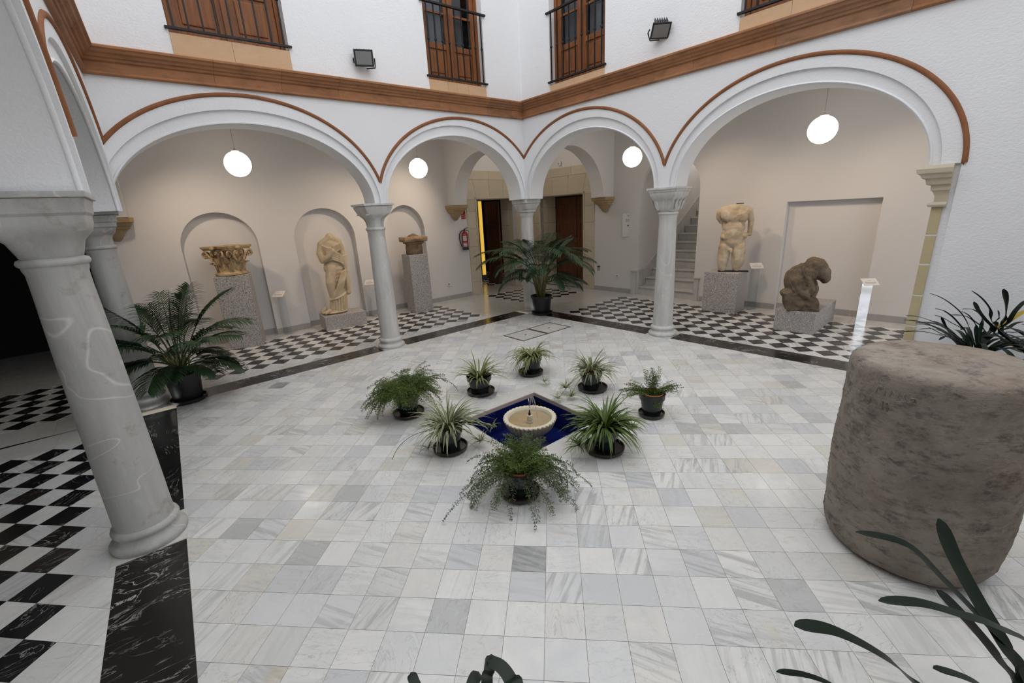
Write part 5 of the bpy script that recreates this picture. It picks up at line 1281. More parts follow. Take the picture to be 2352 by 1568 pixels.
ring = [Vector((cc.x, cc.y, -0.12)) + Vector((tv.x, tv.y, 0)) * (0.042 * math.cos(2 * PI * i / 16)) + Vector((0, 0, 0.042 * math.sin(2 * PI * i / 16))) + Vector((nv.x, nv.y, 0)) * 0.018 for i in range(17)]
mb.tube(ring, 0.009, 6); mb.build('overflow_ring', 'bronze', t)
# lobed basin
BX, BY, BZ = fc.x + 0.005, fc.y + 0.02, 0.028
t = thing('fountain_basin', 'round cream stone fountain basin with scalloped rim standing in the blue pool', 'fountain', (BX, BY, DEP))
N = 36 * 6
def scal(r, z, amp):
    out = []
    for j in range(N):
        a = 2 * PI * j / N; rr = r * (1 - amp * (1 - abs(math.sin(18 * a)) ** 0.6)); out.append((rr * math.cos(a), rr * math.sin(a), z))
    return out
H = BZ - DEP
mb = MB(); mb.rings([scal(0.10, 0.0, 0.0), scal(0.11, 0.10, 0.0), scal(0.13, H - 0.17, 0.02), scal(0.185, H - 0.14, 0.05), scal(0.235, H - 0.09, 0.055), scal(0.262, H - 0.03, 0.055), scal(0.270, H - 0.008, 0.05), scal(0.266, H, 0.05),
                     scal(0.226, H, 0.0), scal(0.216, H - 0.012, 0.0), scal(0.205, H - 0.04, 0.0), scal(0.14, H - 0.062, 0.0), scal(0.02, H - 0.068, 0.0)])
mb.build('bowl', 'basin_stone', t, 40)
mb = MB(); mb.lathe([(0.206, H - 0.036), (0.14, H - 0.058), (0.036, H - 0.064)], 48, cap0=False, cap1=False); mb.build('stained_floor', 'basin_floor', t, 60)
mb = MB(); mb.lathe([(0.032, H - 0.07), (0.034, H - 0.05), (0.028, H - 0.045), (0.026, H + 0.015), (0.022, H + 0.018)], 20); mb.build('spout_post', 'basin_stone', t, 40)
mb = MB(); mb.lathe([(0.012, H + 0.018), (0.013, H + 0.03), (0.008, H + 0.045), (0.005, H + 0.075)], 12); mb.build('nozzle', 'bronze', t, 50)
mb = MB(); mb.lathe([(0.0, H - 0.024), (0.211, H - 0.024), (0.211, H - 0.027), (0.0, H - 0.027)], 48, cap0=False, cap1=False); mb.build('water', 'water', t)
for k, (ax, hh, L) in enumerate(((0.25, 0.205, 0.078), (PI + 0.2, 0.20, 0.01), (0.5, 0.19, 0.055))):
    pts = []
    for i in range(17):
        f = i / 16; x = L * f; z = H + 0.075 + hh * 4 * f * (1 - f) * 0.78 - (0.10 * f * f)
        pts.append((x * math.cos(ax) + 0.002 * math.sin(9 * f + k), x * math.sin(ax), z))
    mb = MB(); mb.tube(pts, [0.0032 + 0.0016 * abs(math.sin(6.5 * i)) for i in range(17)], 6); mb.build('water_jet', 'water', t, 60)

# ------------------------------------------------------------------ inscribed stone drum
DX, DY, DR, DH = 3.50, 0.505, 0.388, 1.15
t = thing('stone_drum', 'large weathered grey stone drum with worn carved letters at the right', 'stone drum', (DX, DY, 0))
mb = MB(); rg = []
NS = 260
def dz(a, z, r, fine=True):
    p = Vector((math.cos(a) * 2.2, math.sin(a) * 2.2, z * 2.6))
    k = 0.020 * noise.noise(p) + 0.008 * noise.noise(p * 4.5)
    if fine:
        q = Vector((p.x, p.y, p.z * 2.0)); k += 0.012 * (abs(noise.noise(q * 6.5)) - 0.25) + 0.008 * noise.noise(q * 15)
        pit = noise.noise(p * 9 + Vector((7, 1, 3)))
        if pit > 0.42: k -= 0.05 * (pit - 0.42)
    return r * (1 + k)
prof = [(0.28, 0.0), (0.33, 0.006), (0.362, 0.03), (0.382, 0.08)] + [(DR + 0.01 * math.sin(z * 3), z) for z in [0.11 + 0.0136 * i for i in range(70)]] + [(0.387, 1.06), (0.385, 1.095), (0.377, 1.122), (0.360, 1.140), (0.33, 1.148), (0.24, 1.151), (0.14, 1.152), (0.05, 1.152)]
for r, z in prof:
    row = []
    for j in range(NS):
        a = 2 * PI * j / NS; rr = dz(a, z, r); zz = z + (0.012 * noise.noise(Vector((math.cos(a) * r * 5, math.sin(a) * r * 5, 3.1))) if z > 1.0 else 0)
        if z < 0.25: rr *= 1 - 0.10 * (1 - z / 0.25) * max(0, math.cos(a - math.radians(-20))) ** 4
        row.append((rr * math.cos(a), rr * math.sin(a), zz))
    rg.append(row)
mb.rings(rg); mb.build('drum_body', 'drum_stone', t, 70)
mb = MB(); mb.lathe([(0.25, -0.001), (0.25, 0.004)], 24); mb.build('underside', 'drum_stone', t)
def wrapped(body, a_mid, z, size):
    c = bpy.data.curves.new('t', 'FONT'); c.body = body; c.size = size; c.align_x = 'CENTER'; c.align_y = 'CENTER'; c.resolution_u = 4; c.fill_mode = 'NONE'; c.bevel_depth = 0.0034; c.bevel_resolution = 0; c.space_character = 1.15
    o = bpy.data.objects.new('t', c); COL.objects.link(o); me = bpy.data.meshes.new_from_object(o.evaluated_get(bpy.context.evaluated_depsgraph_get())); bpy.data.objects.remove(o)
    for v in me.vertices:
        a = a_mid + v.co.x / DR; zz = z + v.co.y; rb = DR + 0.01 * math.sin(zz * 3)
        if zz > 1.045: rb = 0.388 - (zz - 1.045) * 0.25
        rr = dz(a, zz, rb, True) + v.co.z * 0.9; v.co = (rr * math.cos(a), rr * math.sin(a), zz)
    me.materials.clear(); me.materials.append(MT['drum_stone']); me.name = 'carved_letters'; o = bpy.data.objects.new('carved_letters', me); link(o, t)
AM = math.atan2(CAM.y - DY, CAM.x - DX)
wrapped('IMNG', AM - 0.42, 1.035, 0.075); wrapped('OI  II', AM - 0.62, 0.955, 0.065); wrapped('SL', AM - 0.66, 0.79, 0.07)

# ------------------------------------------------------------------ plants
def ribbon(mb, uvs, pts, widths, up=None, fold=0.15, side=None):
    """leaf blade along pts: three vertices across, gently folded"""
    k = len(mb.v); n = len(pts)
    for i, p in enumerate(pts):
        d = (pts[min(i + 1, n - 1)] - pts[max(i - 1, 0)]).normalized()
        s = side if side is not None else d.cross(Vector((0, 0, 1)))
        if s.length < 1e-4: s = d.orthogonal()
        s = s.normalized(); nr = s.cross(d).normalized(); w = widths[i]
        mb.v += [tuple(p - s * w + nr * (w * fold)), tuple(p), tuple(p + s * w + nr * (w * fold))]
    for i in range(n - 1):
        a = k + 3 * i
        mb.f += [(a, a + 1, a + 4, a + 3), (a + 1, a + 2, a + 5, a + 4)]
        v0, v1 = i / (n - 1), (i + 1) / (n - 1)
        uvs += [0, v0, 0.5, v0, 0.5, v1, 0, v1, 0.5, v0, 1, v0, 1, v1, 0.5, v1]
def arc(base, az, el0, el1, L, n, rng=None, wob=0.0):
    """curved line that starts rising at el0 and ends pointing at el1 (radians)"""
    pts = [Vector(base)]; p = Vector(base)
    for i in range(n):
        f = (i + 0.5) / n; e = el0 + (el1 - el0) * f ** 1.2; a = az + (rng.uniform(-wob, wob) if rng else 0)
        p = p + Vector((math.cos(a) * math.cos(e), math.sin(a) * math.cos(e), math.sin(e))) * (L / n); pts.append(p.copy())
    return pts
def lift(pts, zmin):
    for p in pts:
        if p.z < zmin: p.z = zmin
    return pts
BW = [0.7, 1.0, 1.0, 0.92, 0.8, 0.62, 0.38, 0.08]
def pot(t, style, r, h, inner=True, sr=None, soff=(0, 0), saucer_mat='saucer_glaze'):
    """flower pot with saucer; returns the height of the soil"""
    sr = sr or r * 1.02
    if style != 'plastic':
        mb = MB(); mb.lathe([(sr * 0.86, 0.0), (sr, 0.018), (sr * 1.03, 0.042), (sr * 0.97, 0.044), (sr * 0.92, 0.024), (sr * 0.4, 0.016), (0.01, 0.016)], 36, (soff[0], soff[1], 0)); mb.build('saucer', saucer_mat, t, 40)
        z0 = 0.017; pr = [(r * 0.66, z0), (r * 0.70, z0 + 0.01), (r * 0.90, z0 + h * 0.72), (r * 0.90, z0 + h * 0.74), (r * 1.0, z0 + h * 0.76), (r * 1.02, z0 + h), (r * 0.95, z0 + h), (r * 0.90, z0 + h * 0.8), (r * 0.86, z0 + h * 0.7), (0.01, z0 + h * 0.7)]
        mb = MB(); mb.lathe(pr, 40); mb.build('pot', 'pot_glaze', t, 40)
    else:
        mb = MB(); mb.lathe([(sr * 0.9, 0.0), (sr, 0.02), (sr * 1.02, 0.05), (sr * 0.95, 0.05), (sr * 0.9, 0.02), (0.01, 0.02)], 36); mb.build('saucer', 'pot_plastic', t, 40)
        z0 = 0.02; pr = [(r * 0.74, z0), (r * 0.78, z0 + 0.01), (r * 0.95, z0 + h * 0.86), (r * 1.05, z0 + h * 0.88), (r * 1.06, z0 + h), (r * 0.97, z0 + h), (r * 0.94, z0 + h * 0.88), (r * 0.92, z0 + h * 0.8), (0.01, z0 + h * 0.8)]
        mb = MB(); mb.lathe(pr, 40); mb.build('pot', 'pot_plastic', t, 40)
    zs = z0 + h * (0.80 if style == 'plastic' else 0.86)
    if inner:
        mb = MB(); ri = r * 0.80; zt = z0 + h * 1.02; ox = r * 0.06
        mb.lathe([(ri * 0.80, z0 + h * 0.71), (ri * 0.97, zt - 0.045), (ri * 1.03, zt - 0.043), (ri * 1.04, zt), (ri * 0.93, zt), (ri * 0.90, zt - 0.05), (0.01, zt - 0.05)], 36, (ox, 0, 0)); mb.build('terracotta_pot', 'terracotta', t, 40); zs = zt - 0.045
        mb = MB(); mb.lathe([(ri * 0.89, zs), (ri * 0.5, zs + 0.006), (0.01, zs + 0.009)], 24, (ox, 0, 0)); mb.build('soil', 'soil', t, 40)
    else:
        mb = MB(); mb.lathe([(r * 0.90, zs), (r * 0.5, zs + 0.008), (0.01, zs + 0.012)], 28); mb.build('soil', 'soil', t, 40)
    return zs
def spider_leaves(t, z, n, L, w, mat, seed, e0=(0.5, 1.45), e1=(-1.3, -0.2), az=None, r=0.05, name='leaves'):
    rng = random.Random(seed); mb = MB(); uv = []
    for i in range(n):
        a = rng.uniform(0, 2 * PI) if az is None else rng.uniform(*az)
        s = rng.uniform(*e0); ee = rng.uniform(*e1) if s < 1.25 else rng.uniform(-0.6, 0.7)
        ll = L * rng.uniform(0.55, 1.12)
        b = (math.cos(a) * r * rng.random(), math.sin(a) * r * rng.random(), z)
        p = lift(arc(b, a, s, ee, ll, 7, rng, 0.10), 0.006)
        ribbon(mb, uv, p, [w * rng.uniform(0.85, 1.15) * k for k in BW], fold=0.35)
    o = mb.build(name, mat, t, 60, recalc=False, uv=uv); o['kind'] = 'stuff'; return o
def plantlet(t, start, end, mat, seed, n=16, L=0.11):
    """runner from the pot with a young plant at its end"""
    rng = random.Random(seed); a, b = Vector(start), Vector(end); c = (a + b) / 2 + Vector((0, 0, 0.10))
    mb = MB(); mb.tube([a * (1 - f) ** 2 + c * 2 * f * (1 - f) + b * f * f for f in [i / 10 for i in range(11)]], 0.0022, 5); r_ = mb.build('runner', 'fern_stem', t)
    mb = MB(); uv = []
    for i in range(n):
        az = rng.uniform(0, 2 * PI); p = lift(arc(b + Vector((0, 0, 0.01)), az, rng.uniform(0.3, 1.4), rng.uniform(-1.2, 0.1), L * rng.uniform(0.5, 1.1), 7, rng, 0.1), 0.005)
        ribbon(mb, uv, p, [0.0052 * k for k in BW], fold=0.35)
    o = mb.build('plantlet', mat, r_, 60, recalc=False, uv=uv); o['kind'] = 'stuff'
def spider(label, x, y, r, h, n, L, w, mat, seed, inner=False, sr=None, soff=(0, 0), e0=(0.45, 1.45), e1=(-1.4, -0.1)):
    t = thing('spider_plant', label, 'potted plant', (x, y, 0), 0, 'potted plants round the fountain')
    z = pot(t, 'glaze', r, h, inner, sr, soff)
    spider_leaves(t, z, n, L, w, mat, seed, e0, e1, r=r * 0.45); return t, z
def fern_sprays(t, z, stems, seed, mat, name='fronds', nl=0.0105):
    """feathery stems: (azimuth, el0, el1, length, spread)"""
    rng = random.Random(seed); mb = MB(); st = MB()
    def needle(p, d, l):
        s = d.cross(Vector((rng.uniform(-1, 1), rng.uniform(-1, 1), rng.uniform(-1, 1))))
        if s.length < 1e-5: return
        s = s.normalized() * 0.0018; k = len(mb.v)
        mb.v += [tuple(p - s), tuple(p + d * l * 0.5 + s * 1.3), tuple(p + d * l), tuple(p + s)]
        mb.f.append((k, k + 3, k + 1, k + 2)) if False else mb.f.append((k, k + 3, k + 1)); mb.f.append((k, k + 1, k + 2))
    for az, e0, e1, L, sp in stems:
        n = max(8, int(L / 0.020)); b = (math.cos(az) * 0.03 * rng.random(), math.sin(az) * 0.03 * rng.random(), z)
        p = lift(arc(b, az, e0, e1, L, n, rng, 0.05), 0.012)
        st.tube(p[::2] if len(p) > 12 else p, 0.0013, 4)
        for i in range(1, len(p)):
            f = i / (len(p) - 1)
            if f < 0.10: continue
            d = (p[i] - p[i - 1]); d = d.normalized() if d.length > 1e-6 else Vector((1, 0, 0))
            s = d.cross(Vector((0, 0, 1))); s = s.normalized() if s.length > 1e-4 else d.orthogonal().normalized()
            for sgn in (-1, 1):
                bl = sp * (0.35 + 0.9 * math.sin(PI * min(1, f * 0.86 + 0.12))) * rng.uniform(0.5, 1.2)
                bd = (s * sgn + d * rng.uniform(0.3, 0.9) + Vector((0, 0, rng.uniform(-0.7, 0.45)))).normalized()
                m_ = max(2, int(bl / 0.0085)); q = p[i]
                for j in range(m_):
                    q = q + bd * (bl / m_); q.z = max(q.z, 0.008); bd = (bd + Vector((0, 0, -0.05))).normalized()
                    for c in range(3):
                        nd = (bd * rng.uniform(0.2, 1.0) + Vector((rng.uniform(-1, 1), rng.uniform(-1, 1), rng.uniform(-0.8, 0.9)))).normalized(); needle(q, nd, nl * rng.uniform(0.7, 1.35))
    o = mb.build(name, mat, t, None, recalc=False); o['kind'] = 'stuff'
    o = st.build(name[:-1] + '_stems' if name.endswith('s') else name + '_stems', 'fern_stem', t); o['kind'] = 'stuff'
def fern(label, x, y, r, h, inner, stems, seed, mat, sr=None, nl=0.0105, extra=None):
    t = thing('asparagus_fern', label, 'potted plant', (x, y, 0), 0, 'potted plants round the fountain')
    z = pot(t, 'glaze', r, h, inner, sr); fern_sprays(t, z, stems, seed, mat, 'fronds', nl)
    if extra: fern_sprays(t, z, extra, seed + 50, 'fern_leaf_pale', 'trailing_fronds', nl)
    return t
def stems(seed, n, az, e0, e1, L, sp):
    rng = random.Random(seed); return [(rng.uniform(*az), rng.uniform(*e0), rng.uniform(*e1), rng.uniform(*L), rng.uniform(*sp)) for _ in range(n)]
def clear_front(l): return [q for q in l if not (abs((q[0] + 1.75 + PI) % (2 * PI) - PI) < 0.75 and q[2] < 0.55)]     # the pot shows on the camera side
A2 = (0, 2 * PI)
# front fern, with long trailing shoots on both sides
fern('bushy asparagus fern nearest the camera, its trailing shoots spread over the tiles', 1.205, 0.915, 0.118, 0.20, True,
     clear_front(stems(1, 150, A2, (0.5, 1.5), (-0.5, 0.9), (0.16, 0.31), (0.022, 0.048))), 11, 'fern_leaf', 0.142, 0.0115,
     stems(2, 26, (-0.85, 0.55), (0.2, 0.9), (-1.5, -0.9), (0.30, 0.50), (0.022, 0.050)) + stems(3, 24, (2.55, 4.3), (0.2, 0.8), (-1.5, -0.8), (0.30, 0.50), (0.020, 0.045)) + stems(4, 7, (1.1, 2.0), (0.5, 0.9), (-0.6, -0.1), (0.28, 0.42), (0.02, 0.04)) + [(3.75, 0.3, -0.9, 0.64, 0.014), (0.05, 0.4, -1.0, 0.56, 0.016), (4.55, 0.2, -1.45, 0.36, 0.022), (-1.15, 0.3, -1.4, 0.40, 0.030), (-1.25, 0.3, -1.2, 0.46, 0.016)])
fern('dense drooping asparagus fern at the left of the pots round the fountain', -0.075, 2.235, 0.135, 0.26, False,
     stems(5, 170, A2, (0.3, 1.35), (-1.4, 0.0), (0.24, 0.46), (0.025, 0.050)) + stems(6, 26, (2.7, 4.2), (0.1, 0.7), (-1.5, -0.7), (0.34, 0.50), (0.022, 0.045)), 12, 'fern_leaf', 0.16, 0.0125,
     [(0.25, 0.9, -1.2, 0.62, 0.014), (0.5, 0.9, -0.9, 0.5, 0.014), (-0.3, 0.8, -1.2, 0.48, 0.014)])
fern('small sparse asparagus fern in a terracotta pot set inside a dark pot at the right', 2.415, 2.175, 0.122, 0.225, True,
     stems(7, 16, (0.6, 2.2), (1.1, 1.5), (0.9, 1.5), (0.18, 0.29), (0.022, 0.036)) + stems(8, 15, (-0.6, 0.5), (0.6, 1.1), (0.0, 0.3), (0.18, 0.30), (0.018, 0.032)) + stems(9, 22, (2.5, 3.7), (0.5, 1.0), (-0.7, 0.2), (0.20, 0.33), (0.018, 0.036)) + stems(10, 9, (4.2, 5.2), (0.3, 0.8), (-1.5, -0.9), (0.10, 0.19), (0.018, 0.03)), 13, 'fern_leaf', 0.122, 0.0125)
t, z = spider('white striped spider plant with a full crown in front of the fountain, at the left', 0.535, 1.535, 0.120, 0.21, 170, 0.40, 0.0082, 'spider_pale', 21, False, 0.150)
plantlet(t, (0.05, 0, z), (0.27, 0.03, 0.05), 'spider_pale', 1, 26, 0.13); plantlet(t, (-0.05, -0.05, z), (-0.17, -0.10, 0.06), 'spider_pale', 2, 14, 0.11); plantlet(t, (0.03, 0.03, z), (0.36, 0.20, 0.10), 'spider_yellow', 3, 16, 0.10)
mb = MB(); mb.tube(arc((-0.06, -0.04, z), 3.75, 0.5, -1.2, 0.52, 12), 0.0022, 5); mb.build('runner', 'fern_stem', t)
t, z = spider('sparse spider plant with few broad leaves in a dark pot, back left of fountain', 0.600, 2.785, 0.142, 0.20, 60, 0.36, 0.0098, 'spider_yellow', 22, False, 0.158, (0.01, 0.0), (0.35, 1.35), (-0.7, 0.3))
t, z = spider('yellowish spider plant with drooping leaves at the back, nearest the floor hatch', 1.185, 3.375, 0.125, 0.23, 120, 0.38, 0.0092, 'spider_yellow', 23, False, 0.155, (-0.02, 0.0), (0.4, 1.3), (-1.5, -0.5))
plantlet(t, (-0.05, -0.05, z), (-0.13, -0.14, 0.06), 'spider_yellow', 4, 20, 0.13); plantlet(t, (0.06, -0.06, z), (0.16, -0.38, 0.03), 'spider_pale', 5, 16, 0.14)
t, z = spider('striped spider plant in a terracotta pot inside a dark pot, back right of the fountain', 1.880, 2.835, 0.128, 0.225, 135, 0.36, 0.0088, 'spider_pale', 24, True, 0.165, (0.02, 0.01), (0.4, 1.45), (-1.4, -0.2))
plantlet(t, (-0.06, -0.05, z), (-0.29, -0.12, 0.06), 'spider_pale', 6, 30, 0.16); plantlet(t, (-0.06, -0.02, z), (-0.24, -0.28, 0.03), 'spider_yellow', 7, 24, 0.13); plantlet(t, (-0.05, 0, z), (-0.38, -0.33, 0.03), 'spider_pale', 8, 20, 0.12)
t, z = spider('deep green arching spider plant in front of the fountain, at the right', 1.885, 1.545, 0.125, 0.20, 230, 0.38, 0.0100, 'spider_green', 25, False, 0.165, (0.0, -0.01), (0.35, 1.45), (-1.4, -0.1))
plantlet(t, (-0.05, -0.04, z), (-0.22, -0.14, 0.10), 'spider_green', 9, 34, 0.17); plantlet(t, (0.06, 0.03, z), (0.26, 0.16, 0.10), 'spider_green', 10, 16, 0.11)

# feathery palms: every frond is a part
def frond(t, base, az, e0, e1, L, lw, seed, nl=22, mat='palm_leaf'):
    rng = random.Random(seed); p = arc(base, az, e0, e1, L, 16); mb = MB()
    mb.tube(p, [0.0062 * (1 - 0.8 * i / 16) + 0.001 for i in range(17)], 5); uv = []
    k0 = 0.30
    for i in range(nl):
        f = k0 + (1 - k0) * i / (nl - 1); x = f * 16; j = min(15, int(x)); q = p[j].lerp(p[j + 1], x - j); d = (p[j + 1] - p[j]).normalized()
        s = d.cross(Vector((0, 0, 1))); s = s.normalized() if s.length > 1e-3 else Vector((-math.sin(az), math.cos(az), 0)); nr = s.cross(d)
        ll = lw * (0.45 + 0.85 * math.sin(PI * min(1, (f - k0) / (1 - k0) * 0.80 + 0.16))) * rng.uniform(0.85, 1.1)
        for sgn in (-1, 1):
            dd = (s * sgn * 1.0 + d * (0.55 + 0.6 * f) + nr * 0.25).normalized(); pt = [q.copy()]; r = q.copy()
            for m_ in range(4):
                r = r + dd * (ll / 4); dd = (dd + Vector((0, 0, -0.20 - 0.09 * m_))).normalized(); pt.append(r.copy())
            sd = dd.cross(nr); ribbon(mb, uv, pt, [0.005, 0.0125, 0.0122, 0.0085, 0.001], fold=0.3)
    return mb.build('frond', mat, t, 60, recalc=False)
def palm(label, x, y, r, h, fr, seed, stems_n):
    t = thing('potted_palm', label, 'potted palm', (x, y, 0), 0, 'potted palms in the court')
    z = pot(t, 'plastic', r, h, False, r * 1.02); rng = random.Random(seed)
    for k, (az, e0, e1, L, lw, hb) in enumerate(fr):
        a = rng.uniform(0, 2 * PI); rr = r * 0.35 * rng.random(); b0 = Vector((math.cos(az) * rr, math.sin(az) * rr, z))
        b1 = b0 + Vector((math.cos(az) * hb * 0.22, math.sin(az) * hb * 0.22, hb))
        mb = MB(); mb.tube([b0, b0.lerp(b1, 0.5) + Vector((0, 0, 0.01)), b1], [0.011, 0.009, 0.0065], 7); mb.build('cane', 'palm_stem', t, 60)
        frond(t, b1, az, e0, e1, L, lw, seed * 100 + k)
    return t
def ring(seed, n, e0, e1, L, lw, hb):
    rng = random.Random(seed); o = rng.uniform(0, 6); return [(o + 2 * PI * i / n + rng.uniform(-0.25, 0.25), rng.uniform(*e0), rng.uniform(*e1), rng.uniform(*L), rng.uniform(*lw), rng.uniform(*hb)) for i in range(n)]
palm('tall potted palm in a black pot in front of the white corner column', 1.235, 6.72, 0.205, 0.36,
     ring(31, 13, (0.75, 1.12), (-0.85, -0.3), (0.95, 1.30), (0.24, 0.32), (0.40, 0.72)) + ring(32, 8, (1.10, 1.38), (0.0, 0.6), (0.70, 0.95), (0.24, 0.32), (0.45, 0.66)) + ring(33, 13, (0.4, 0.95), (-1.1, -0.6), (0.65, 0.95), (0.20, 0.27), (0.25, 0.6)), 31, 27)
t = palm('bushy potted palm in a black pot at the foot of the left corner column', -2.99, 2.67, 0.190, 0.34,
     ring(41, 11, (0.75, 1.2), (-0.6, 0.0), (0.75, 1.0), (0.22, 0.28), (0.15, 0.35)) + ring(42, 8, (1.15, 1.40), (0.4, 1.0), (0.65, 0.85), (0.20, 0.26), (0.25, 0.4)) + ring(43, 12, (0.3, 0.8), (-1.1, -0.5), (0.45, 0.65), (0.18, 0.22), (0.08, 0.22)), 41, 22)
mb = MB(); mb.tube([(0.02, 0.0, 0.35), (0.03, 0.01, 0.95), (0.09, 0.05, 1.36)], [0.009, 0.011, 0.001], 6); mb.build('unopened_frond', 'palm_leaf', t, 60)

# strap leaved plants at the edges of the view
def strap_plant(label, x, y, zs, r, leaves, extra, seed, ez):
    t = thing('strap_leaf_plant', label, 'potted plant', (x, y, 0))
    z0 = 0.02; h = zs
    mb = MB(); mb.lathe([(r * 0.95, 0), (r * 1.0, 0.03), (r * 0.9, 0.03), (0.01, 0.02)], 28); mb.build('saucer', 'saucer_glaze', t, 40)
    mb = MB(); mb.lathe([(r * 0.68, z0), (r * 0.9, zs * 0.82), (r, zs * 0.84), (r * 1.02, zs + 0.03), (r * 0.94, zs + 0.03), (r * 0.9, zs), (0.01, zs)], 32); mb.build('pot', 'pot_glaze', t, 40)
    mb = MB(); mb.lathe([(r * 0.91, zs), (0.01, zs + 0.012)], 24); mb.build('soil', 'soil', t)
    def leaf(pts, w, mat):
        # smooth the centre line, then a thick, rounded strap
        q = []
        n = len(pts)
        for i in range(n - 1):
            p0, p1, p2, p3 = pts[max(i - 1, 0)], pts[i], pts[i + 1], pts[min(i + 2, n - 1)]
            for k in range(5):
                u = k / 5; q.append(0.5 * ((2 * p1) + (p2 - p0) * u + (2 * p0 - 5 * p1 + 4 * p2 - p3) * u * u + (3 * p1 - p0 - 3 * p2 + p3) * u ** 3))
        q.append(pts[-1]); mb = MB(); rg = []
        for i, p in enumerate(q):
            f = i / (len(q) - 1); d = (q[min(i + 1, len(q) - 1)] - q[max(i - 1, 0)]).normalized(); s = d.cross(Vector((0, 0, 1)))
            s = s.normalized() if s.length > 1e-3 else d.orthogonal().normalized(); nr = s.cross(d)
            k = w * 0.5 * min(1.0, 0.12 + (f / 0.10) ** 0.55 * 0.88 if f < 0.10 else 1.0) * (1 - 0.35 * max(0, (f - 0.6) / 0.4))
            rg.append([p - s * k + nr * k * 0.18, p - s * k * 0.5, p - nr * 0.001, p + s * k * 0.5, p + s * k + nr * k * 0.18, p + s * k * 0.5 + nr * 0.0035, p + nr * 0.003, p - s * k * 0.5 + nr * 0.0035])
        mb.rings(rg); mb.build('leaf', mat, t, 70)
    o = Vector((x, y, 0))
    for w, c, pts in leaves: leaf([Vector(p) - o for p in pts[:-1]] + [Vector((random.Random(w).uniform(-1, 1) * r * 0.3, 0, zs + 0.01))], w, 'leaf_yellow' if c else 'leaf_strap')
    rng = random.Random(seed)
    for i in range(extra):
        a = rng.uniform(*ez); L = rng.uniform(0.34, 0.60); pts = arc((math.cos(a) * r * 0.3, math.sin(a) * r * 0.3, zs), a, rng.uniform(0.7, 1.35), rng.uniform(-0.9, 0.1), L, 6); leaf(list(reversed(pts)), rng.uniform(0.03, 0.042), 'leaf_strap')
    return t
LEAF_FG=[
 (0.045,0,[(2.683,-0.228,0.677),(2.844,-0.269,0.658),(2.942,-0.340,0.562),(3.047,-0.418,0.442),(3.138,-0.498,0.318),(2.950,-0.780,0.400)]),
 (0.065,0,[(3.019,-0.182,0.713),(3.031,-0.267,0.599),(3.062,-0.374,0.477),(3.095,-0.464,0.376),(3.117,-0.540,0.291),(2.950,-0.780,0.400)]),
 (0.042,0,[(2.586,-0.514,0.631),(2.725,-0.504,0.617),(2.860,-0.503,0.573),(2.995,-0.504,0.522),(3.143,-0.521,0.413),(2.950,-0.780,0.400)]),
 (0.050,0,[(2.185,-0.729,0.753),(2.301,-0.699,0.710),(2.428,-0.678,0.629),(2.567,-0.656,0.515),(2.705,-0.632,0.373),(2.950,-0.780,0.400)]),
 (0.022,0,[(2.127,-0.774,0.624),(2.231,-0.746,0.578),(2.349,-0.717,0.493),(2.493,-0.693,0.348),(2.950,-0.780,0.400)]),
 (0.032,0,[(2.684,-0.648,0.503),(2.782,-0.630,0.456),(2.886,-0.619,0.388),(3.006,-0.623,0.262),(2.950,-0.780,0.400)]),
 (0.060,0,[(2.960,-0.311,0.479),(3.022,-0.376,0.414),(3.093,-0.451,0.316),(3.136,-0.525,0.228),(2.950,-0.780,0.400)]),
]
LEAF_BC=[
 (0.040,0,[(1.257,-0.843,0.700),(1.299,-0.858,0.703),(1.332,-0.889,0.696),(1.359,-0.940,0.688),(1.300,-1.120,0.320)]),
 (0.034,0,[(1.265,-0.806,0.679),(1.264,-0.850,0.672),(1.266,-0.909,0.651),(1.300,-1.120,0.320)]),
 (0.040,0,[(1.232,-0.854,0.670),(1.218,-0.890,0.662),(1.225,-0.963,0.661),(1.300,-1.120,0.320)]),
 (0.030,0,[(1.028,-0.873,0.678),(1.059,-0.913,0.675),(1.128,-0.979,0.642),(1.300,-1.120,0.320)]),
]
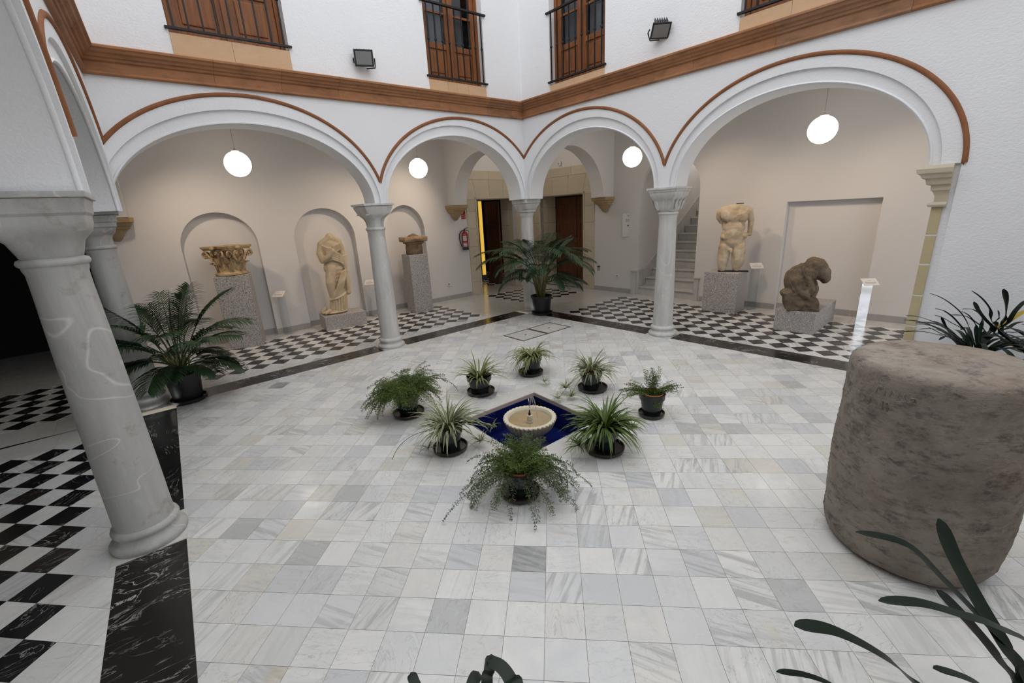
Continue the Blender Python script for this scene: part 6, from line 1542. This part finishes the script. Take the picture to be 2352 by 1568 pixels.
LEAF_WL=[
 (0.035,0,[(4.875,2.386,1.094),(4.967,2.384,1.056),(5.067,2.373,0.988),(5.160,2.355,0.896),(5.227,2.323,0.766),(5.231,2.238,0.380)]),
 (0.040,0,[(4.684,2.344,0.900),(4.785,2.343,0.889),(4.904,2.335,0.846),(4.998,2.321,0.789),(5.116,2.302,0.712),(5.231,2.238,0.380)]),
 (0.040,0,[(4.586,2.204,0.791),(4.747,2.233,0.781),(4.909,2.253,0.742),(5.060,2.267,0.687),(5.231,2.238,0.380)]),
 (0.045,0,[(4.914,2.340,0.959),(4.983,2.343,0.941),(5.064,2.336,0.883),(5.134,2.322,0.806),(5.194,2.304,0.720),(5.231,2.238,0.380)]),
 (0.045,0,[(4.983,2.412,0.880),(5.042,2.395,0.858),(5.104,2.373,0.815),(5.190,2.349,0.760),(5.230,2.316,0.689),(5.231,2.238,0.380)]),
 (0.040,0,[(5.041,2.412,0.859),(5.062,2.361,0.771),(5.108,2.313,0.687),(5.231,2.238,0.380)]),
 (0.040,0,[(5.179,2.387,0.917),(5.232,2.378,0.883),(5.277,2.363,0.833),(5.347,2.347,0.772),(5.361,2.325,0.709),(5.231,2.238,0.380)]),
 (0.022,0,[(4.721,2.220,0.806),(4.846,2.247,0.800),(4.958,2.263,0.764),(5.095,2.273,0.700),(5.231,2.238,0.380)]),
 (0.040,0,[(5.090,2.375,0.888),(5.210,2.376,0.874),(5.288,2.357,0.808),(5.293,2.321,0.712),(5.231,2.238,0.380)]),
 (0.030,0,[(5.106,2.302,0.959),(5.183,2.321,0.952),(5.235,2.335,0.937),(5.315,2.335,0.865),(5.304,2.303,0.717),(5.231,2.238,0.380)]),
 (0.030,0,[(4.829,2.265,0.811),(4.915,2.267,0.764),(5.021,2.270,0.713),(5.127,2.281,0.686),(5.231,2.238,0.380)]),
]
LEAF_WR=[
 (0.050,0,[(5.038,2.138,1.063),(5.083,2.140,0.989),(5.165,2.140,0.897),(5.249,2.146,0.824),(5.305,2.150,0.751),(5.351,2.101,0.380)]),
 (0.026,0,[(5.036,2.183,1.149),(5.141,2.190,1.074),(5.229,2.189,0.973),(5.288,2.172,0.831),(5.351,2.101,0.380)]),
 (0.055,0,[(5.274,2.174,1.159),(5.314,2.175,1.051),(5.337,2.162,0.907),(5.345,2.147,0.761),(5.351,2.101,0.380)]),
 (0.045,0,[(5.306,2.209,0.966),(5.322,2.199,0.898),(5.327,2.179,0.803),(5.351,2.101,0.380)]),
 (0.040,0,[(5.455,2.158,1.059),(5.394,2.154,0.966),(5.364,2.151,0.869),(5.329,2.145,0.762),(5.351,2.101,0.380)]),
 (0.045,1,[(5.555,2.235,0.952),(5.457,2.212,0.896),(5.363,2.188,0.835),(5.298,2.176,0.804),(5.315,2.164,0.746),(5.351,2.101,0.380)]),
 (0.030,0,[(5.561,2.235,0.847),(5.490,2.222,0.837),(5.428,2.203,0.803),(5.365,2.175,0.742),(5.351,2.101,0.380)]),
 (0.030,0,[(5.419,2.076,0.804),(5.398,2.110,0.790),(5.367,2.136,0.753),(5.351,2.101,0.380)]),
 (0.035,0,[(5.569,2.185,0.703),(5.456,2.171,0.700),(5.382,2.161,0.695),(5.351,2.101,0.380)]),
]
strap_plant('dark strap leaved plant rising into the bottom right corner in front of the stone drum', 2.97, -0.82, 0.30, 0.15, LEAF_FG, 5, 61, (-1.6, 0.4))
strap_plant('dark strap leaved plant whose leaf tips show at the bottom edge, left of centre', 1.30, -1.12, 0.30, 0.15, LEAF_BC, 6, 62, (-2.6, -0.5))
strap_plant('dark strap leaved plant behind the stone drum against the white wall, left of two', 5.231, 2.238, 0.54, 0.19, LEAF_WL, 30, 63, (-2.6, 2.4))
strap_plant('strap leaved plant with upright leaves and one yellow leaf behind the stone drum', 5.52, 1.86, 0.54, 0.19, LEAF_WR, 34, 64, (-2.6, 2.0))
